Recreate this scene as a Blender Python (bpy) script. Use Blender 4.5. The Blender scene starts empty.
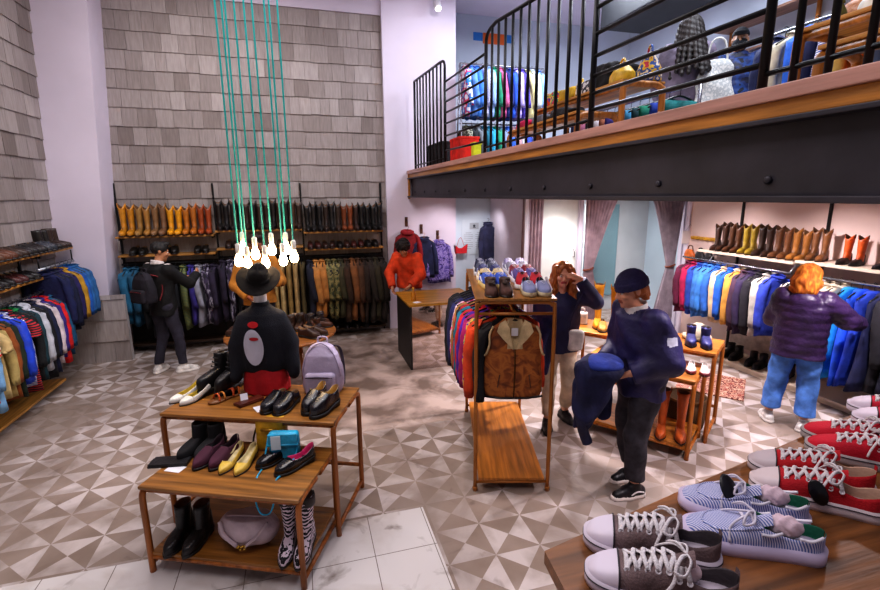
import bpy, bmesh, math, random
import numpy as np
from mathutils import Vector, Matrix
SC = bpy.context.scene
COL = SC.collection
RN = random.Random(11)
PI = math.pi
R = math.radians

# ------------------------------------------------------------------ colours and materials
def lin(h):
    if not isinstance(h, str): return tuple(h)
    h = h.lstrip('#')
    c = [int(h[i:i+2], 16)/255 for i in (0, 2, 4)]
    return tuple(x/12.92 if x <= .04045 else ((x+.055)/1.055)**2.4 for x in c)

def node_mat(name):
    m = bpy.data.materials.new(name); m.use_nodes = True
    nt = m.node_tree
    b = nt.nodes['Principled BSDF']
    def N(t, **kw):
        n = nt.nodes.new(t)
        for k, v in kw.items():
            if k.startswith('i_'):
                key = k[2:]
                n.inputs[int(key) if key.isdigit() else key].default_value = v
            else: setattr(n, k, v)
        return n
    def L(a, ao, b_, bi): nt.links.new(a.outputs[ao], b_.inputs[bi])
    return m, b, N, L

_mc = {}
def M(col, rough=.7, var=.25, vs=8., bump=.15, bs=60., metal=0., sheen=0., coat=0., stretch=(1,1,1), emit=0., trans=0.):
    key = (col, rough, var, vs, bump, bs, metal, sheen, coat, stretch, emit, trans)
    if key in _mc: return _mc[key]
    m, b, N, L = node_mat('m%d' % len(_mc))
    c = lin(col)
    tc = N('ShaderNodeTexCoord'); mp = N('ShaderNodeMapping'); mp.inputs['Scale'].default_value = stretch
    L(tc, 'Object', mp, 'Vector')
    nz = N('ShaderNodeTexNoise'); nz.inputs['Scale'].default_value = vs; nz.inputs['Detail'].default_value = 5
    L(mp, 'Vector', nz, 'Vector')
    rp = N('ShaderNodeValToRGB')
    lo = tuple(x*(1-var*1.3) for x in c); hi = tuple(min(1, x*(1+var)+.004*var) for x in c)
    rp.color_ramp.elements[0].position = .32; rp.color_ramp.elements[0].color = lo+(1,)
    rp.color_ramp.elements[1].position = .68; rp.color_ramp.elements[1].color = hi+(1,)
    L(nz, 'Fac', rp, 'Fac'); L(rp, 'Color', b, 'Base Color')
    b.inputs['Roughness'].default_value = rough; b.inputs['Metallic'].default_value = metal
    b.inputs['Sheen Weight'].default_value = sheen; b.inputs['Coat Weight'].default_value = coat
    b.inputs['Transmission Weight'].default_value = trans
    if emit:
        b.inputs['Emission Color'].default_value = c+(1,); b.inputs['Emission Strength'].default_value = emit
    if bump:
        n2 = N('ShaderNodeTexNoise'); n2.inputs['Scale'].default_value = bs; n2.inputs['Detail'].default_value = 3
        L(mp, 'Vector', n2, 'Vector')
        bp = N('ShaderNodeBump'); bp.inputs['Strength'].default_value = bump; bp.inputs['Distance'].default_value = .02
        L(n2, 'Fac', bp, 'Height'); L(bp, 'Normal', b, 'Normal')
    _mc[key] = m
    return m
def cloth(col, **k):
    a = dict(rough=.85, var=.3, vs=7., bump=.35, bs=22., sheen=0.); a.update(k); return M(col, **a)
def leather(col, **k):
    a = dict(rough=.42, var=.3, vs=14., bump=.18, bs=70.); a.update(k); return M(col, **a)
def wood(col, ax='x', **k):
    st = {'x': (.6, 9, 9), 'y': (9, .6, 9), 'z': (9, 9, .6)}[ax]
    a = dict(rough=.42, var=.35, vs=3.2, bump=.08, bs=8., stretch=st); a.update(k); return M(col, **a)
def metal(col, rough=.35): return M(col, rough=rough, metal=.85, var=.1, bump=0)
def flat(col, rough=.6): return M(col, rough=rough, var=.03, bump=0)

def stripes(c1, c2, axis='z', freq=30., duty=.5, rough=.8, rot=(0,0,0), noise=0.):
    key = ('st', c1, c2, axis, freq, duty, rot, noise)
    if key in _mc: return _mc[key]
    m, b, N, L = node_mat('m%d' % len(_mc))
    tc = N('ShaderNodeTexCoord'); mp = N('ShaderNodeMapping'); mp.inputs['Rotation'].default_value = rot
    L(tc, 'Object', mp, 'Vector')
    w = N('ShaderNodeTexWave', wave_type='BANDS', bands_direction=axis.upper())
    w.inputs['Scale'].default_value = freq/2/PI*2; w.inputs['Distortion'].default_value = noise; w.inputs['Detail Scale'].default_value = 2.
    L(mp, 'Vector', w, 'Vector')
    rp = N('ShaderNodeValToRGB'); rp.color_ramp.interpolation = 'CONSTANT'
    rp.color_ramp.elements[0].color = lin(c1)+(1,); rp.color_ramp.elements[1].color = lin(c2)+(1,)
    rp.color_ramp.elements[1].position = duty
    L(w, 'Fac', rp, 'Fac'); L(rp, 'Color', b, 'Base Color'); b.inputs['Roughness'].default_value = rough
    _mc[key] = m
    return m
def blotch(cols, scale=12., rough=.8, smooth=False, dist=0., stretch=(1,1,1)):
    key = ('bl', tuple(cols), scale, rough, smooth, dist, stretch)
    if key in _mc: return _mc[key]
    m, b, N, L = node_mat('m%d' % len(_mc))
    tc = N('ShaderNodeTexCoord'); mp = N('ShaderNodeMapping'); mp.inputs['Scale'].default_value = stretch
    L(tc, 'Object', mp, 'Vector')
    nz = N('ShaderNodeTexNoise'); nz.inputs['Scale'].default_value = scale; nz.inputs['Detail'].default_value = 2.5
    nz.inputs['Distortion'].default_value = dist
    L(mp, 'Vector', nz, 'Vector')
    rp = N('ShaderNodeValToRGB'); rp.color_ramp.interpolation = 'LINEAR' if smooth else 'CONSTANT'
    e = rp.color_ramp.elements; n = len(cols)
    for i in range(n):
        p = .3+.4*i/n if not smooth else .3+.4*i/(n-1)
        if i < 2: x = e[i]; x.position = p
        else: x = e.new(p)
        x.color = lin(cols[i])+(1,)
    e[0].position = .0 if not smooth else .3
    L(nz, 'Fac', rp, 'Fac'); L(rp, 'Color', b, 'Base Color'); b.inputs['Roughness'].default_value = rough
    _mc[key] = m
    return m

# ------------------------------------------------------------------ mesh collector
class MB:
    def __init__(s): s.v = []; s.f = []; s.m = []; s.s = []; s.t = []
    def add(s, vs, fs, mi=0, smooth=True, tone=0.):
        o = len(s.v); s.v.extend(tuple(float(c) for c in v) for v in vs)
        for f in fs:
            s.f.append(tuple(i+o for i in f)); s.m.append(mi); s.s.append(smooth); s.t.append(tone)
        return s
    def box(s, c, d, mi=0, rz=0., ch=.0, M4=None, tone=0.):
        hx, hy, hz = d[0]/2, d[1]/2, d[2]/2
        ch = min(ch, hx*.6, hy*.6, hz*.6)
        if ch <= 0:
            vs = [Vector((x*hx, y*hy, z*hz)) for x in (-1, 1) for y in (-1, 1) for z in (-1, 1)]
            fs = [(0,1,3,2), (4,6,7,5), (0,4,5,1), (2,3,7,6), (0,2,6,4), (1,5,7,3)]
        else:
            bm = bmesh.new(); bmesh.ops.create_cube(bm, size=1)
            bmesh.ops.scale(bm, vec=(2*hx, 2*hy, 2*hz), verts=bm.verts)
            bmesh.ops.bevel(bm, geom=bm.edges[:], offset=ch, segments=2, affect='EDGES', profile=.6)
            bm.verts.index_update()
            vs = [v.co.copy() for v in bm.verts]; fs = [tuple(v.index for v in f.verts) for f in bm.faces]; bm.free()
        T = Matrix.Translation(c) @ Matrix.Rotation(rz, 4, 'Z') if M4 is None else Matrix.Translation(c) @ M4
        return s.add([T @ v for v in vs], fs, mi, False, tone)
    def loft(s, rings, mi=0, cap0=True, cap1=True, closed=True, smooth=True, mis=None):
        n = len(rings[0]); vs = [p for r in rings for p in r]; fs = []; ms = []
        for i in range(len(rings)-1):
            for j in range(n if closed else n-1):
                k = (j+1) % n
                fs.append((i*n+j, i*n+k, (i+1)*n+k, (i+1)*n+j)); ms.append(mis(i, j) if mis else mi)
        o = len(s.f); s.add(vs, fs, mi, smooth)
        s.m[o:] = ms
        b = len(s.v)-len(vs)
        if cap0: s.f.append(tuple(b+j for j in reversed(range(n)))); s.m.append(ms[0]); s.s.append(False); s.t.append(0.)
        if cap1: s.f.append(tuple(b+(len(rings)-1)*n+j for j in range(n))); s.m.append(ms[-1]); s.s.append(False); s.t.append(0.)
        return s
    def tube(s, pts, r, n=8, mi=0, caps=True, flatten=1.):
        pts = [Vector(p) for p in pts]; k = len(pts)
        rs = r if isinstance(r, (list, tuple)) else [r]*k
        t0 = (pts[1]-pts[0]).normalized()
        up = Vector((0, 0, 1)) if abs(t0.z) < .9 else Vector((1, 0, 0))
        u = t0.cross(up).normalized(); rings = []
        for i, p in enumerate(pts):
            t = (pts[min(i+1, k-1)]-pts[max(i-1, 0)]).normalized()
            u = (u-t*u.dot(t)); u = u.normalized() if u.length > 1e-6 else t.orthogonal().normalized()
            w = t.cross(u)
            rings.append([p+(u*math.cos(a)+w*math.sin(a)*flatten)*rs[i] for a in [2*PI*j/n for j in range(n)]])
        return s.loft(rings, mi, caps, caps)
    def lathe(s, prof, n=20, mi=0, c=(0,0,0), M4=None):
        rings = []
        for r, z in prof: rings.append([Vector((r*math.cos(2*PI*j/n), r*math.sin(2*PI*j/n), z)) for j in range(n)])
        T = Matrix.Translation(c) @ (M4 or Matrix.Identity(4))
        return s.loft([[T @ p for p in r] for r in rings], mi, prof[0][0] > 1e-5, prof[-1][0] > 1e-5)
    def grid(s, fn, nu, nv, mi=0, smooth=True, two=0.):
        vs = [fn(i/nu, j/nv) for i in range(nu+1) for j in range(nv+1)]
        fs = [(i*(nv+1)+j, (i+1)*(nv+1)+j, (i+1)*(nv+1)+j+1, i*(nv+1)+j+1) for i in range(nu) for j in range(nv)]
        return s.add(vs, fs, mi, smooth)
    def poly(s, pts, z0, z1, mi=0):
        n = len(pts); vs = [(x, y, z0) for x, y in pts]+[(x, y, z1) for x, y in pts]
        fs = [tuple(reversed(range(n))), tuple(range(n, 2*n))]+[(i, (i+1) % n, n+(i+1) % n, n+i) for i in range(n)]
        return s.add(vs, fs, mi, False)
    def xf(s, M4):
        s.v = [tuple(M4 @ Vector(v)) for v in s.v]; return s
    def mesh(s, name, mats):
        me = bpy.data.meshes.new(name); me.from_pydata(s.v, [], s.f)
        for m in mats: me.materials.append(m)
        me.polygons.foreach_set('material_index', s.m); me.polygons.foreach_set('use_smooth', s.s)
        if any(s.t):
            at = me.attributes.new('tone', 'FLOAT', 'FACE'); at.data.foreach_set('value', s.t)
        me.update(); return me
    def build(s, name, mats, parent=None, loc=(0,0,0), rz=0.):
        mats = mats if isinstance(mats, (list, tuple)) else [mats]
        o = bpy.data.objects.new(name, s.mesh(name, mats)); COL.objects.link(o)
        o.parent = parent; o.location = loc; o.rotation_euler = (0, 0, rz); return o

def tag(o, label=None, cat=None, group=None, kind=None):
    if label: o['label'] = label
    if cat: o['category'] = cat
    if group: o['group'] = group
    if kind: o['kind'] = kind
    return o
def thing(name, label, cat, loc=(0,0,0), rz=0., group=None):
    o = bpy.data.objects.new(name, None); COL.objects.link(o); o.empty_display_size = .05
    o.location = loc; o.rotation_euler = (0, 0, rz)
    return tag(o, label, cat, group)
def struct(name, mb, mats, loc=(0,0,0)): return tag(mb.build(name, mats, loc=loc), kind='structure')
def copy_tree(o, loc=None, rz=None, label=None, group=None, parent=None, scale=None):
    c = o.copy(); COL.objects.link(c)
    if parent is not None: c.parent = parent
    if loc is not None: c.location = loc
    if rz is not None: c.rotation_euler = (0, 0, rz)
    if scale is not None: c.scale = scale if hasattr(scale, '__len__') else (scale,)*3
    if label: c['label'] = label
    if group: c['group'] = group
    for ch in o.children: copy_tree(ch, parent=c)
    return c
def paint(o, mats):
    """mats: {part base name: material or list}, applied per object so copies can share mesh data"""
    for x in [o]+list(o.children_recursive):
        m = mats.get(x.name.split('.')[0])
        if m is None or x.type != 'MESH': continue
        ms = m if isinstance(m, (list, tuple)) else [m]
        for i, mm in enumerate(ms):
            if i < len(x.material_slots) and mm is not None:
                x.material_slots[i].link = 'OBJECT'; x.material_slots[i].material = mm
ORD = 'first second third fourth fifth sixth seventh eighth ninth tenth eleventh twelfth thirteenth fourteenth fifteenth sixteenth seventeenth eighteenth nineteenth twentieth'.split()
def nth(i):
    if i < 20: return ORD[i]
    return 'twenty-'+ORD[i-20] if i < 29 else ('thirtieth' if i == 29 else 'thirty-'+ORD[i-30])
def bez(pts, n=24):
    """Catmull-Rom through the points"""
    P = [Vector(p) for p in pts]; P = [P[0]*2-P[1]]+P+[P[-1]*2-P[-2]]; out = []
    segs = len(P)-3; per = max(2, n//segs)
    for i in range(segs):
        a, b, c, d = P[i:i+4]
        for k in range(per):
            t = k/per
            out.append(.5*((2*b)+(c-a)*t+(2*a-5*b+4*c-d)*t*t+(3*b-a-3*c+d)*t**3))
    out.append(P[-2]); return out

# ------------------------------------------------------------------ signed distance modelling
def V3(p): return np.array(p, dtype=np.float32)
def s_cap(P, a, b, ra, rb=None):
    rb = ra if rb is None else rb
    a = V3(a); ba = V3(b)-a; pa = P-a
    t = np.clip(pa@ba/max(float(ba@ba), 1e-9), 0, 1)
    return np.linalg.norm(pa-t[:, None]*ba, axis=1)-(ra+(rb-ra)*t)
def s_ell(P, c, r, Rm=None):
    q = P-V3(c)
    if Rm is not None: q = q@Rm
    r = V3(r); k0 = np.linalg.norm(q/r, axis=1); k1 = np.linalg.norm(q/(r*r), axis=1)+1e-9
    return k0*(k0-1)/k1
def s_box(P, c, h, rad=.01, Rm=None):
    q = P-V3(c)
    if Rm is not None: q = q@Rm
    q = np.abs(q)-(V3(h)-rad)
    return np.linalg.norm(np.maximum(q, 0), axis=1)+np.minimum(q.max(axis=1), 0)-rad
def s_stack(P, secs, p=2.):
    """secs: (z, cx, cy, rx, ry) from low to high, flat ends"""
    S = np.array(secs, dtype=np.float32); z = P[:, 2]
    zz = np.clip(z, S[0, 0], S[-1, 0])
    cx, cy, rx, ry = [np.interp(zz, S[:, 0], S[:, i]) for i in (1, 2, 3, 4)]
    d = ((np.abs((P[:, 0]-cx)/rx)**p+np.abs((P[:, 1]-cy)/ry)**p)**(1/p)-1)*np.minimum(rx, ry)
    dz = np.maximum(S[0, 0]-z, z-S[-1, 0])
    return np.where(dz > 0, np.sqrt(np.maximum(d, 0)**2+np.maximum(dz, 0)**2), np.maximum(d, dz))
def smin(a, b, k):
    h = np.clip(.5+.5*(b-a)/k, 0, 1); return b*(1-h)+a*h-k*h*(1-h)
def smins(ds, k):
    r = ds[0]
    for d in ds[1:]: r = smin(r, d, k)
    return r
def fold(P, amp, f, d=(0, 0, 1), seed=0.):
    d = V3(d)
    return amp*(np.sin(P@d*f+seed+2.1*np.sin(P[:, 0]*11+seed)+1.7*np.sin(P[:, 1]*13-seed))*.6+.4*np.sin(P@V3((17, -13, 21))+seed*3))
def sdf(fn, lo, hi, h, matfn=None):
    """surface nets with a coarse skip pass -> MB"""
    lo = np.array(lo, float); B = 6
    nb = np.ceil((np.array(hi, float)-lo)/(h*B)).astype(int)
    n = nb*B+1
    cz = np.stack(np.meshgrid(*[(np.arange(k)+.5)*B*h for k in nb], indexing='ij'), -1).reshape(-1, 3)+lo
    cd = fn(cz.astype(np.float32)); near = np.abs(cd) < B*h*1.25
    val = np.repeat(np.repeat(np.repeat(np.where(cd.reshape(nb) > 0, 1., -1.), B, 0), B, 1), B, 2)
    val = np.pad(val, ((0, 1),)*3, mode='edge').astype(np.float32)
    done = np.zeros(val.shape, bool); nr = near.reshape(nb)
    mask = np.zeros(val.shape, bool)
    m8 = np.repeat(np.repeat(np.repeat(nr, B, 0), B, 1), B, 2)
    for dx in (0, 1):
        for dy in (0, 1):
            for dz in (0, 1): mask[dx:dx+nb[0]*B, dy:dy+nb[1]*B, dz:dz+nb[2]*B] |= m8
    idx = np.argwhere(mask)
    for k in range(0, len(idx), 200000):
        q = idx[k:k+200000]
        val[q[:, 0], q[:, 1], q[:, 2]] = fn((q*h+lo).astype(np.float32))
    val[0] = np.maximum(val[0], h); val[-1] = np.maximum(val[-1], h); val[:, 0] = np.maximum(val[:, 0], h); val[:, -1] = np.maximum(val[:, -1], h); val[:, :, 0] = np.maximum(val[:, :, 0], h); val[:, :, -1] = np.maximum(val[:, :, -1], h)
    s = val < 0; c = n-1
    def corner(a, i, j, k): return a[i:i+c[0], j:j+c[1], k:k+c[2]]
    cnt = np.zeros(c, np.int16); acc = np.zeros(tuple(c)+(3,), np.float32)
    for ax in range(3):
        o1, o2 = [(1, 2), (0, 2), (0, 1)][ax]
        for u in (0, 1):
            for w in (0, 1):
                p = [0, 0, 0]; p[o1] = u; p[o2] = w; q = list(p); q[ax] = 1
                va, vb = corner(val, *p), corner(val, *q)
                x = (va < 0) != (vb < 0)
                t = np.where(x, va/np.where(x, va-vb, 1), 0)
                cnt += x
                for d in range(3):
                    acc[..., d] += np.where(x, (t if d == ax else p[d]), 0)
    act = cnt > 0
    vid = -np.ones(c, int); ai = np.argwhere(act); vid[act] = np.arange(len(ai))
    pos = (ai+acc[act]/cnt[act][:, None])*h+lo
    faces = []
    for ax in range(3):
        o1, o2 = [(1, 2), (2, 0), (0, 1)][ax]
        sl = [slice(1, c[d]) for d in range(3)]; sl[ax] = slice(0, c[ax])
        a = s[tuple(slice(x.start, x.stop) for x in sl)]
        sl2 = list(sl); sl2[ax] = slice(1, c[ax]+1); b = s[tuple(sl2)]
        e = np.argwhere(a != b)
        if not len(e): continue
        g = e.copy()
        for d in range(3):
            if d != ax: g[:, d] += 1
        def cell(u, w):
            q = g.copy(); q[:, o1] -= u; q[:, o2] -= w; return vid[q[:, 0], q[:, 1], q[:, 2]]
        f = np.stack([cell(1, 1), cell(0, 1), cell(0, 0), cell(1, 0)], 1)
        fl_ = ~s[g[:, 0], g[:, 1], g[:, 2]]
        f[fl_] = f[fl_][:, ::-1]
        faces.append(f)
    F = np.concatenate(faces); F = F[(F >= 0).all(1)]
    mb = MB(); mb.v = [tuple(p) for p in pos.tolist()]; mb.f = [tuple(x) for x in F.tolist()]
    mb.m = matfn(pos[F].mean(1).astype(np.float32)).astype(int).tolist() if matfn else [0]*len(mb.f)
    mb.s = [True]*len(mb.f); mb.t = [0.]*len(mb.f)
    return mb
def rotz(a): return np.array([[math.cos(a), -math.sin(a), 0], [math.sin(a), math.cos(a), 0], [0, 0, 1]], np.float32)
def rotx(a): return np.array([[1, 0, 0], [0, math.cos(a), -math.sin(a)], [0, math.sin(a), math.cos(a)]], np.float32)
def roty(a): return np.array([[math.cos(a), 0, math.sin(a)], [0, 1, 0], [-math.sin(a), 0, math.cos(a)]], np.float32)
# ------------------------------------------------------------------ camera
H = 2.3
def make_camera():
    p = math.atan(100/475); yw = R(16.1); rl = R(.4)
    fw = Vector((math.sin(yw)*math.cos(p), math.cos(yw)*math.cos(p), -math.sin(p)))
    rt0 = Vector((math.cos(yw), -math.sin(yw), 0)); up0 = rt0.cross(fw)
    rt = rt0*math.cos(rl)-up0*math.sin(rl); up = up0*math.cos(rl)+rt0*math.sin(rl)
    cd = bpy.data.cameras.new('camera'); cd.sensor_width = 36; cd.lens = 475/880*36; cd.clip_start = .02
    o = bpy.data.objects.new('camera', cd); COL.objects.link(o)
    o.matrix_world = Matrix(((rt.x, up.x, -fw.x, 0), (rt.y, up.y, -fw.y, 0), (rt.z, up.z, -fw.z, H), (0, 0, 0, 1)))
    SC.camera = o
make_camera()

# ------------------------------------------------------------------ room shell
def floor_mat():
    m, b, N, L = node_mat('floor_tiles')
    g = N('ShaderNodeNewGeometry'); sp = N('ShaderNodeSeparateXYZ'); L(g, 'Position', sp, 'Vector')
    def mth(op, a, b_=None, c=None):
        n = N('ShaderNodeMath', operation=op)
        for i, x in enumerate((a, b_, c)):
            if x is None: continue
            if isinstance(x, (int, float)): n.inputs[i].default_value = x
            else: L(x[0], x[1], n, i)
        return (n, 0)
    X, Y = (sp, 'X'), (sp, 'Y'); s = .317
    u = mth('DIVIDE', mth('ADD', X, -1.085+s*40), s); v = mth('DIVIDE', mth('ADD', Y, -2.48+s*40), s)
    fu, fv = mth('FRACT', u), mth('FRACT', v)
    par = mth('MODULO', mth('ADD', mth('FLOOR', u), mth('FLOOR', v)), 2.)
    t1 = mth('GREATER_THAN', mth('ABSOLUTE', mth('SUBTRACT', fu, .5)), mth('ABSOLUTE', mth('SUBTRACT', fv, .5)))
    light = mth('ABSOLUTE', mth('SUBTRACT', t1, par))
    def noise(sc, det=5, off=0., dist=0.):
        mp = N('ShaderNodeMapping'); mp.inputs['Location'].default_value = (off, off*.7, 0); L(g, 'Position', mp, 'Vector')
        n = N('ShaderNodeTexNoise'); n.inputs['Scale'].default_value = sc; n.inputs['Detail'].default_value = det; n.inputs['Distortion'].default_value = dist
        L(mp, 'Vector', n, 'Vector'); return (n, 'Fac')
    def ramp(x, a, b_):
        n = N('ShaderNodeMapRange'); n.inputs['From Min'].default_value = a; n.inputs['From Max'].default_value = b_; L(x[0], x[1], n, 'Value'); return (n, 0)
    def mix(f, a, b_, mode='MIX'):
        n = N('ShaderNodeMix', data_type='RGBA', blend_type=mode)
        if isinstance(f, (int, float)): n.inputs[0].default_value = f
        else: L(f[0], f[1], n, 0)
        for i, x in ((6, a), (7, b_)):
            if isinstance(x, str): n.inputs[i].default_value = lin(x)+(1,)
            else: L(x[0], x[1], n, i)
        return (n, 2)
    pm = noise(2.7, 6, 12., .5); lt = mix(ramp(pm, .4, .64), '#c6bcba', '#998c85'); tile = mix(light, mix(ramp(noise(3.1, 5, 4.), .35, .7), '#85756a', '#9a8a80'), lt)
    # worn patches lose the pattern
    wear = ramp(noise(1.05, 6, 3., .6), .46, .62)
    tile = mix(mth('MULTIPLY', wear, .82), tile, mix(noise(2.2, 6, 9.), '#6e5d50', '#a3958c'))
    # plain screed in front of the counter
    d = mth('MAXIMUM', mth('SUBTRACT', mth('ABSOLUTE', mth('SUBTRACT', X, .3)), 1.35), mth('SUBTRACT', mth('ABSOLUTE', mth('SUBTRACT', Y, 6.0)), 1.55))
    d = mth('ADD', d, mth('MULTIPLY', mth('SUBTRACT', noise(1.7, 4, 1.), .5), .9))
    scr = ramp(d, .12, -.12)
    tile = mix(scr, tile, mix(ramp(noise(2.6, 7, 5., .4), .38, .62), '#6f6057', '#b3a198'))
    # pale square tiles by the entrance step
    wm = mth('MULTIPLY', mth('LESS_THAN', X, .745), mth('LESS_THAN', Y, 3.09))
    gx = mth('FRACT', mth('DIVIDE', mth('ADD', X, 20-.745+.02), .4)); gy = mth('FRACT', mth('DIVIDE', mth('ADD', Y, 20-3.09), .4))
    gr = mth('MAXIMUM', mth('LESS_THAN', gx, .014), mth('LESS_THAN', gy, .014))
    pale = mix(ramp(noise(1.6, 7, 2., .5), .5, .72), '#d3cecd', '#a8998e')
    pale = mix(gr, pale, '#7b706a')
    tile = mix(wm, tile, pale)
    # stains, grime
    tile = mix(ramp(noise(3.5, 8, 6., 1.), .6, .78), tile, '#6b5c52')
    # darker trodden floor in the far left half
    L(tile[0], tile[1], b, 'Base Color')
    rg = ramp(noise(4., 4, 8.), .2, .9); rr = N('ShaderNodeMapRange'); L(rg[0], rg[1], rr, 'Value'); rr.inputs['To Min'].default_value = .33; rr.inputs['To Max'].default_value = .62
    L(rr, 0, b, 'Roughness')
    bp = N('ShaderNodeBump'); bp.inputs['Strength'].default_value = .08; n = noise(30., 3); L(n[0], n[1], bp, 'Height'); L(bp, 'Normal', b, 'Normal')
    return m
WHITE = M('#d4cbda', rough=.75, var=.04, vs=1.5, bump=.03)
WARMW = M('#dcc4bc', rough=.75, var=.05, vs=1.5, bump=.03)
struct('floor', MB().box((1.2, 3.6, -.05), (10.8, 12.2, .1)), floor_mat())
struct('ceiling', MB().box((1.2, 3.6, 5.75), (10.8, 13.2, .1)), WHITE)

def shingle_mat():
    m, b, N, L = node_mat('shingles')
    at = N('ShaderNodeAttribute', attribute_name='tone'); rp = N('ShaderNodeValToRGB')
    rp.color_ramp.elements[0].color = lin('#7d726e')+(1,); rp.color_ramp.elements[1].color = lin('#b3aaa8')+(1,)
    L(at, 'Fac', rp, 'Fac')
    tc = N('ShaderNodeTexCoord'); mp = N('ShaderNodeMapping'); mp.inputs['Scale'].default_value = (22, 22, 2.5)
    L(tc, 'Object', mp, 'Vector'); nz = N('ShaderNodeTexNoise'); nz.inputs['Scale'].default_value = 2.; nz.inputs['Detail'].default_value = 6; L(mp, 'Vector', nz, 'Vector')
    mx = N('ShaderNodeMix', data_type='RGBA', blend_type='MULTIPLY'); mx.inputs[0].default_value = .45
    L(rp, 'Color', mx, 6)
    r2 = N('ShaderNodeValToRGB'); r2.color_ramp.elements[0].position = .3; r2.color_ramp.elements[1].position = .7; r2.color_ramp.elements[0].color = (.5, .48, .47, 1); L(nz, 'Fac', r2, 'Fac'); L(r2, 'Color', mx, 7)
    L(mx, 2, b, 'Base Color'); b.inputs['Roughness'].default_value = .85
    bp = N('ShaderNodeBump'); bp.inputs['Strength'].default_value = .25; L(nz, 'Fac', bp, 'Height'); L(bp, 'Normal', b, 'Normal')
    return m
SHG = shingle_mat()
def shingles(u0, u1, z0, z1, P, row=.253, w=(.13, .27), off=0.):
    """P(u, z, out) -> point; overlapping courses with the lower edge kicked out"""
    mb = MB(); rr = random.Random(5+int(off*10)); z = z0; k = 0
    while z < z1-.02:
        zt = min(z+row*(1 if rr.random() < .7 else 1.), z1); u = u0-rr.random()*.1; base = .35+.3*rr.random()
        while u < u1:
            du = rr.uniform(*w); a, b = max(u, u0), min(u+du-.004, u1); u += du
            if b-a < .01: continue
            t = min(1, max(0.02, rr.gauss(base+.1, .2))); lo = .022+rr.uniform(-.004, .004); hi = .006; dz = rr.uniform(-.006, .006)
            q = [P(a, z+dz, lo), P(b, z+dz, lo), P(b, zt+.012, hi), P(a, zt+.012, hi), P(a, z+dz, 0), P(b, z+dz, 0), P(b, zt+.012, 0), P(a, zt+.012, 0)]
            mb.add(q, [(0,1,2,3), (4,5,1,0), (4,0,3,7), (1,5,6,2)], 0, False, t)
        z = zt; k += 1
    return mb
w = shingles(-2.95, 1.395, .0, 5.03, lambda u, z, o: (u, 8.1-o, z))
w.box((-.8, 8.15, 2.6), (4.4, .1, 5.3), tone=.2)
struct('wall_back', w, SHG)
struct('wall_back_upper', MB().box((-.6, 8.15, 5.42), (4.1, .16, .75)), WHITE)
w = shingles(-1.5, 8.2, .0, 5.7, lambda u, z, o: (-3.33+.06*z+o, u, z), w=(.15, .27), off=1.)
w.loft([[Vector((-3.33+.06*z-d, y, z)) for d, y in ((0, -1.5), (0, 8.2), (.1, 8.2), (.1, -1.5))] for z in (0, 5.7)], smooth=False)
struct('wall_left', w, SHG)
# leaning white pier in the corner
mb = MB(); rings = []
for z in (0, 5.7):
    x0, x1, y = -3.4+.33*z/5.7, -2.73+.375*z/5.7, 7.6
    rings.append([Vector((x0, y, z)), Vector((x1, y, z)), Vector((x1, 8.3, z)), Vector((x0, 8.3, z))])
mb.loft(rings, smooth=False); struct('wall_pier', mb, WHITE)
w = shingles(-3.5, -2.46, 0, .95, lambda u, z, o: (u, 7.52-o, z), row=.3, w=(.2, .36), off=3.)
w.box((-2.98, 7.56, .475), (1.04, .08, .95), tone=.9)
struct('trim_1', w, SHG)
# white wall between the shingles and the poster corner, full height
struct('wall_back_white', MB().box((2.0, 8.2, 2.85), (1.21, .4, 5.7)), WHITE)
BLUEW = M('#c3d3df', rough=.6, var=.05, vs=1.2, bump=.02)
struct('wall_poster', MB().box((3.1, 8.25, 1.13), (1.1, .26, 2.26)), BLUEW)
struct('wall_fitting_side', MB().box((3.33, 7.45, 1.13), (.06, 1.5, 2.26)), M('#d9d6e2', rough=.7, var=.03, bump=.02))
struct('wall_right', MB().box((5.97, 2.35, 1.13), (.1, 7.7, 2.26)), WARMW)
struct('wall_right_return', MB().box((6.4, 6.16, 1.13), (.8, .08, 2.26)), WHITE)
struct('wall_fitting_end', MB().box((6.75, 7.2, 1.13), (.1, 2.2, 2.26)), BLUEW)
TEAL = M('#c8cccf', rough=.5, var=.08, vs=1.5, bump=0)
struct('wall_fitting_back', MB().box((5.2, 8.16, 1.13), (3.2, .1, 2.26)), TEAL)
struct('wall_fitting_partition', MB().box((4.32, 7.5, 1.13), (.06, 1.3, 2.26)), TEAL)
for i, (x, wd, y) in enumerate(((3.37, .1, 6.8), (4.32, .07, 6.8), (6.22, .12, 6.62), (5.95, .12, 6.22))):
    struct('trim_%d' % (i+3), MB().box((x, y, 1.13), (wd, .08, 2.26), ch=.006), WHITE)
# mirror standing in the open cubicle
t = thing('fitting_mirror', 'tall frameless mirror on the teal wall of the open fitting cubicle', 'mirror', (5.62, 8.09, .3))
MB().box((0, 0, .9), (.75, .02, 1.8)).build('mirror_glass', M('#b8d4d6', rough=.08, metal=.9, var=.02, bump=0), t)
MB().box((-.385, -.005, .9), (.02, .03, 1.82)).build('mirror_edge', flat('#e5eef0'), t)
# white fitting-room door with handle
t = thing('door_1', None, None, (3.92, 6.84, 0)); tag(t, kind='structure')
MB().box((0, 0, 1.12), (.76, .05, 2.24), ch=.004).build('door_leaf', M('#dfe3de', rough=.5, var=.03, bump=.01), t)
MB().tube([(.31, -.03, 1.3), (.31, -.07, 1.3), (.31, -.07, 1.42), (.31, -.03, 1.42)], .008, 6).build('door_handle', metal('#8a8a8a'), t)

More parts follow.
